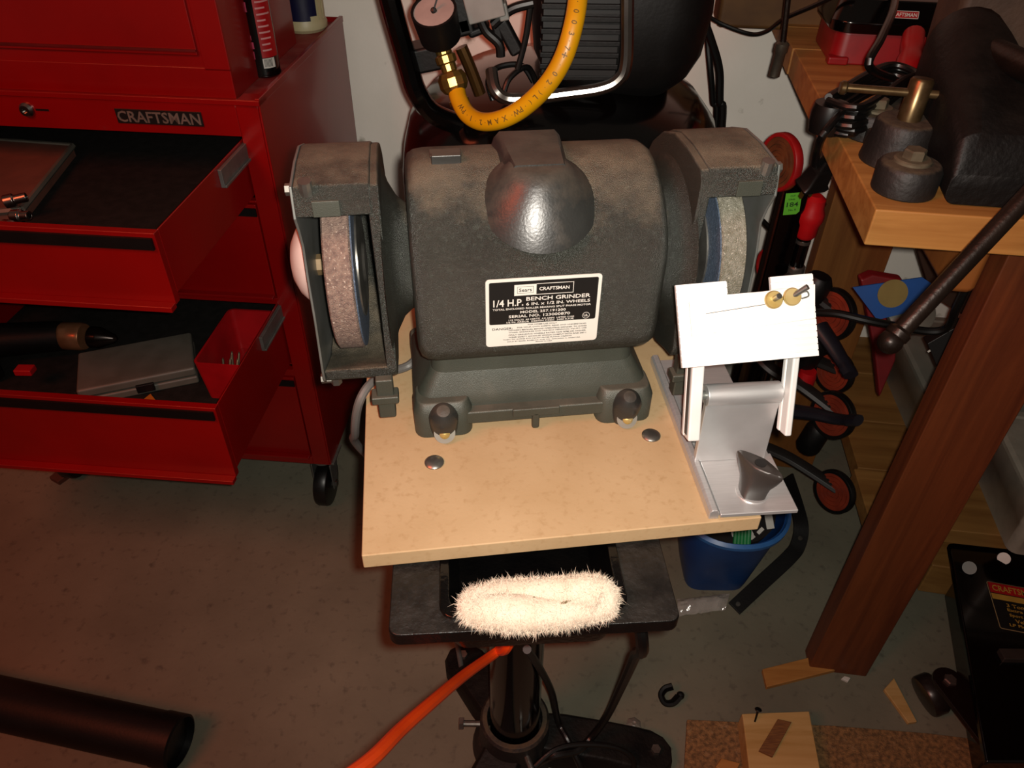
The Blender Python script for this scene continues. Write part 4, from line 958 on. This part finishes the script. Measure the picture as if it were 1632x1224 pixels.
B().loft([[V((p.x, p.y, z)) for p in (q[0] * .85 + q[1] * .15 + V((0, .006, 0)), q[1] * .9 + q[0] * .1 + V((0, .006, 0)), q[2] * .85 + q[3] * .15 - V((0, .008, 0)), q[3] * .85 + q[2] * .15 - V((0, .008, 0)))] for z in (.0005, .006)]).end('paper_insert', mat('pale_insert', '9a938a', rough=.6), cb_, world=True)

# ================================================================ things under the bench
def tub(name, lab, cat, u, v, z, rz, hx, hy, h, m_, group=None, lid=True):
    p = pt(u, v, z); r = root(name, lab, cat, (p.x, p.y, z), math.radians(rz), group)
    B().loft([rrect(hx * .9, hy * .9, .018, 0, hx, hy), rrect(hx * .94, hy * .94, .018, h * .5, hx, hy), rrect(hx * .97, hy * .97, .018, h * .52, hx, hy), rrect(hx, hy, .018, h - .004, hx, hy)]).end('tub_body', m_, r, ang=50)
    B().loft([rrect(hx + .004, hy + .004, .018, h - .012, hx, hy), rrect(hx + .008, hy + .008, .018, h - .010, hx, hy), rrect(hx + .008, hy + .008, .018, h - .002, hx, hy), rrect(hx + .002, hy + .002, .018, h + .004, hx, hy), rrect(hx - .012, hy - .012, .014, h + .004, hx, hy), rrect(hx - .015, hy - .015, .014, h + .0, hx, hy)]).end('tub_lid', m_, r)
    return r
cream_tub = greycl
tub('storage_tub', 'cloudy grey storage tub on the bench shelf behind the front leg', 'tub', 1446, 706, .175, -6, .12, .14, .14, greycl)
tub('storage_tub', 'pale storage tub mostly hidden behind the front leg at the right edge', 'tub', 1612, 712, .175, -8, .12, .12, .33, mat('pale_tub', 'b0a898', rough=.4))
tub('storage_tub', 'pale storage tub at the right edge above the floor jack', 'tub', 1598, 888, .175, -9, .13, .12, .15, mat('pale_tub', 'b0a898', rough=.4))
p = pt(1645, 470, .6)
# red pouch, blue packet, lid
q = [py(1372, 446, 1.12), py(1390, 438, 1.13), py(1440, 446, 1.12), py(1428, 575, 1.08), py(1402, 636, 1.06), py(1394, 560, 1.09)]
B().loft([[p + V((0, d_, 0)) for p in q] for d_ in (0, .02)]).end('red_pouch', mat('pouch_red', '7c1218', rough=.5), bevel=.004, label='red soft pouch standing behind the grey storage tub', cat='pouch')
q = [py(1359, 458, 1.0), py(1398, 510, .98), py(1440, 500, .98), py(1485, 452, 1.0), py(1470, 442, 1.01)]
bp_ = root('blue_packet', 'blue card packet with a dull gold disc lying on the storage tub', 'packet', q[1])
n_ = (q[1] - q[0]).cross(q[2] - q[0]).normalized(); n_ = n_ if n_.z > 0 else -n_
B().loft([[p for p in q], [p - n_ * .003 for p in q]]).end('packet_card', blued, bp_, world=True, bevel=.0004)
_d = ray(1420, 466); gc = CAM + _d * ((q[1] - CAM).dot(n_) / _d.dot(n_)) + n_ * .006
B().lathe([(.022, 0), (.022, .0008)], gc + n_ * .0012, n_, 32).end('gold_disc', goldc, bp_, world=True)
p = py(1448, 500, 1.0)
B().lathe([(.034, 0), (.036, .003), (.036, .012), (.033, .014)], p, (-.1, -.6, .8), 32).end('round_lid', grey, label='round grey lid leaning beside the blue packet', cat='lid')
q = [py(1478, 548, .98), py(1535, 515, .98), py(1560, 560, .96), py(1500, 600, .96)]
bx_ = root('lettered_carton', 'dark carton with a white line and numerals under the bench', 'carton', q[3])
n_ = (q[1] - q[0]).cross(q[3] - q[0]).normalized(); n_ = n_ if n_.dot(CAM - q[0]) > 0 else -n_
B().loft([[p for p in q], [p - n_ * .03 for p in q]]).end('carton_body', blackp, bx_, world=True, bevel=.001)
e_ = (q[1] - q[0]).normalized(); f_ = n_.cross(e_)
Mq = Matrix(((e_.x, f_.x, n_.x, 0), (e_.y, f_.y, n_.y, 0), (e_.z, f_.z, n_.z, 0), (0, 0, 0, 1)))
B(T(py(1494, 563, .975) + n_ * .002) @ Mq).text('.00', T(.008, 0, 0), .022, .011, .0006).bx(-.01, .035, .010, .013, 0, .0006).end('lettering', white, bx_, world=True)
B().tube([py(1300, 498, 1.0), py(1335, 500, .98), py(1380, 510, .96), py(1430, 520, .95), py(1480, 528, .94), py(1510, 522, .93), py(1525, 490, .92), py(1545, 450, .92), py(1570, 410, .92), py(1600, 370, 1.0)], .0062).end('black_hose', rubber, label='black hose crossing in front of the blue packet', cat='hose')
q = py(1440, 470, 1.25)
B(T(q) @ rot('Y', -24)).box((.03, 0, 0), (.07, .03, .30)).end('dark_board', mat('dark_board', '3a1e10', rough=.6), bevel=.002, label='dark brown board leaning under the bench top', cat='board') if False else None

# wood end block under the shelf
p = pt(1462, 942, 0)
B(T(p.x, p.y, 0) @ rot('Z', -10)).bx(0, .088, 0, .20, 0, .085).end('lumber_block', plankm, bevel=.003, label='square lumber block on the floor behind the front bench leg', cat='wood block')
# floor jack
jp = pt(1510, 1000, 0)
jk = root('floor_jack', 'black floor jack at the lower right with a yellow and red label', 'floor jack', (jp.x + .06, jp.y, 0))
q = [pt(1512, 865, .13), pt(1760, 865, .13), pt(1760, 1215, .13), pt(1572, 1215, .13)]
slabq(B(), q, .115, .13).end('side_plate', blk, jk, world=True, bevel=.004)
q2 = [pt(1535, 900, .12), pt(1740, 900, .12), pt(1740, 1190, .12), pt(1590, 1190, .12)]
slabq(B(), q2, .02, .115).end('frame', blk, jk, world=True, bevel=.004)
q = [pt(1587, 928, .133), pt(1680, 945, .133), pt(1680, 1020, .133), pt(1595, 1000, .133)]
ex_ = (q[1] - q[0]).normalized(); eyv = V((-ex_.y, ex_.x, 0)); W2 = (q[1] - q[0]).length; H2 = (q[0] - q[3]).length
Mj = Matrix(((ex_.x, eyv.x, 0, q[3].x), (ex_.y, eyv.y, 0, q[3].y), (0, 0, 1, .1302), (0, 0, 0, 1)))
js = B(Mj).prism([(p.x, p.y) for p in rrect(W2 / 2, H2 / 2, .004, 0, W2 / 2, H2 / 2)], 'z', 0, .0006).end('label_plate', mat('gold_border', 'b8a070', rough=.5), jk, world=True)
o = B(Mj @ T(0, 0, .0006)).prism([(p.x, p.y) for p in rrect(W2 / 2 - .001, H2 / 2 - .001, .003, 0, W2 / 2, H2 / 2)], 'z', 0, .0003).end('label_ground', blackp, js); o.data.transform(rmat(jk).inverted())
o = B(Mj @ T(0, 0, .0009)).bx(.002, W2 - .002, H2 * .76, H2 - .002, 0, .0003).end('red_band', redp, js); o.data.transform(rmat(jk).inverted())
b = B(Mj @ T(0, 0, .0012)); b.bx(.002, W2 - .002, H2 * .62, H2 * .74, -.0002, 0)
b.text('CRAFTSMAN', T(W2 * .47, H2 * .87, 0), W2 * .8, H2 * .13, .0003)
for i, (t, w_) in enumerate((('3 Ton - 5.', .5), ('Extra High', .52), ('Sport Utility', .5), ('Vehicle', .36), ('LP Floor Jack', .6))): b.text(t, T(W2 * .48, H2 * (.52 - .105 * i), 0), W2 * w_, H2 * .075, .0003)
o = b.end('lettering', mat('yellow_print', 'c8a040', rough=.5), js); o.data.transform(rmat(jk).inverted())
a0, a1 = pt(1510, 1090, .09), pt(1570, 1150, .10)
d_ = a1 - a0
b = B(T(a0) @ rot('Z', math.degrees(math.atan2(d_.y, d_.x))))
ar = [(.026 * math.cos(math.radians(a)), .026 * math.sin(math.radians(a))) for a in range(90, 271, 15)] + [(.10, -.034), (.10, .05)]
b.prism(ar, 'z', 0, .01); arm = b.end('front_arm', mat('dark_red_black_paint', '1c0e0c', rough=.25), jk, world=True, bevel=.002)
B().lathe([(.011, 0), (.011, .005), (.009, .007)], a0 + V((.0, 0, .01)), (0, 0, 1), 6).end('arm_bolt', mat('grey_bolt', '6a5a54', rough=.35, metal=.6), arm).data.transform(rmat(jk).inverted())
pw = pt(1484, 1112, .035)
B().lathe([(.02, 0), (.034, .002), (.036, .006), (.036, .024), (.034, .028), (.02, .03)], pw + V((-.015, 0, 0)), (1, .25, .35), 28).end('roller', mat('grey_roller', '3a302c', rough=.3, metal=.5), jk, world=True)
B().cyl(pt(1562, 1172, .05), pt(1568, 1178, .02), .014, seg=16).box(pt(1618, 1045, .135), (.05, .02, .012)).cyl(pt(1600, 890, .13), pt(1600, 890, .136), .012).end('fittings', mat('grey_fitting', '5a504a', rough=.35, metal=.6), jk, world=True, bevel=.001)
B().cyl(pt(1545, 905, .13), pt(1545, 905, .14), .012).end('round_cap', grey, jk, world=True)

# floor bits
def plankq(name, pts, z0, z1, m_, lab, cat, bev=.0015):
    q = [pt(u, v, z1) for u, v in pts]; return slabq(B(), q, z0, z1).end(name, m_, label=lab, cat=cat, bevel=bev)
plankq('carpet_scrap', [(1095, 1146), (1180, 1150), (1330, 1156), (1480, 1168), (1700, 1195), (1700, 1330), (1085, 1330)], .0, .008, carpetm, 'brown flecked carpet scrap on the floor at the lower right', 'carpet', .002)
plankq('pine_offcut', [(1222, 1095), (1215, 1066), (1335, 1036), (1345, 1064)], 0, .010, pine, 'thin pine slat lying at the foot of the front bench leg', 'wood scrap')
plankq('wood_splinter', [(1448, 1152), (1409, 1098), (1425, 1080), (1462, 1150)], 0, .008, pine_l, 'pale split wood piece on the floor left of the jack', 'wood scrap')
bkz = .042
plankq('lumber_offcut', [(1184, 1145), (1182, 1137), (1290, 1133), (1312, 1250), (1198, 1260)], .008, .008 + bkz, pine_l, 'thick pale pine offcut on the carpet scrap', 'wood block', .002)
q = [pt(u, v, .058) for u, v in ((1210, 1195), (1240, 1145), (1262, 1150), (1232, 1205))]
slabq(B(), q, .051, .057).end('stained_stick', stick, label='short stained stick lying across the pale pine offcut', cat='wood scrap', bevel=.0008)
a, b_ = pt(1209, 1130, .075), pt(1203, 1150, .051)
B().lathe([(.005, 0), (.006, .001), (.003, .004), (.0018, .006), (.0015, (b_ - a).length)], a, b_ - a, 10).end('drywall_screw', blkm, label='dark screw standing on the pale pine offcut', cat='screw')
plankq('wood_corner', [(1140, 1222), (1150, 1208), (1180, 1216), (1170, 1235)], .008, .016, pine, 'small orange wood corner on the carpet at the bottom edge', 'wood scrap')
# hook clip
P = [pt(1072, 1094, .025), pt(1060, 1098, .02), pt(1054, 1108, .015), pt(1060, 1120, .01), pt(1072, 1120, .01), pt(1082, 1110, .012)]
B().tube(P, .005, seg=8, flat=2.0).ball(P[-1] + V((.003, .002, 0)), .0075, 10).end('spring_clip', blkm, label='small black curved clip on the concrete floor', cat='clip')
p = pt(1010, 1155, 0)
B(T(p.x, p.y, .0005)).lathe([(.014, 0), (.010, .003), (.004, .006), (0, .004)], (0, 0, 0), (0, 0, 1), 7).end('foil_scrap', mat('pale_foil', '8a8276', rough=.5), label='crumpled pale foil scrap on the floor beyond the stand foot', cat='scrap', flat=True)
plankq('wood_wedge', [(78, 760), (92, 768), (125, 745), (105, 738)], 0, .012, mat('brown_wedge', '5a2c18', rough=.7), 'small brown wedge on the floor under the open drawer', 'wood scrap')
p = pt(1350, 1080, 0)
plankq('white_chip', [(1341, 1081), (1352, 1086), (1356, 1080), (1346, 1077)], 0, .006, white, 'white chip beside the foot of the front bench leg', 'chip', .001)
# black pipe
r_ = .044
e = pt(288, 1184, r_); s_ = pt(-40, 1112, r_)
d_ = (s_ - e); d_.z = 0
e = V((e.x, e.y, r_ + .001)); pipe = root('black_pipe', 'thick black pipe lying on the floor at the lower left', 'pipe', e)
B().lathe([(r_ - .004, .03), (r_ - .004, .0), (r_, .002), (r_ + .0, .035), (r_ - .0015, .036), (r_ - .0015, .65), (r_ - .005, .65)], e, d_, 40).end('pipe_wall', blkm, pipe, world=True)
B().lathe([(r_ - .004, .012), (r_ - .004, .016)], e, d_, 40).end('end_plug', rubber, pipe, world=True)
# stand cables
B().tube([V((.10, .52, .76)), pt(1022, 1008, .70), pt(1012, 1045, .55), pt(990, 1095, .35), pt(968, 1140, .16), pt(945, 1172, .09), pt(920, 1196, .082), pt(880, 1205, .085), pt(850, 1222, .04), pt(830, 1245, .02)], .0062).end('appliance_cord', rubber, label='thick black cord hanging from the tray to the stand foot', cat='cord')
B().tube([pt(840, 1035, .5), pt(862, 1068, .35), pt(880, 1105, .2), pt(890, 1150, .10), pt(905, 1180, .088), pt(925, 1222, .06), pt(940, 1262, .02)], .0052).end('appliance_cord', rubber, label='thinner black cord dropping right of the stand post', cat='cord')
P = [pt(852, 1222, .08), pt(885, 1195, .092), pt(930, 1186, .09), pt(985, 1192, .075), pt(1010, 1215, .05), pt(1000, 1250, .02)]
B().tube(P, .0045).end('cord_loop', rubber, label='black cord loop lying across the right stand foot', cat='cord')
bpy.context.view_layer.update()
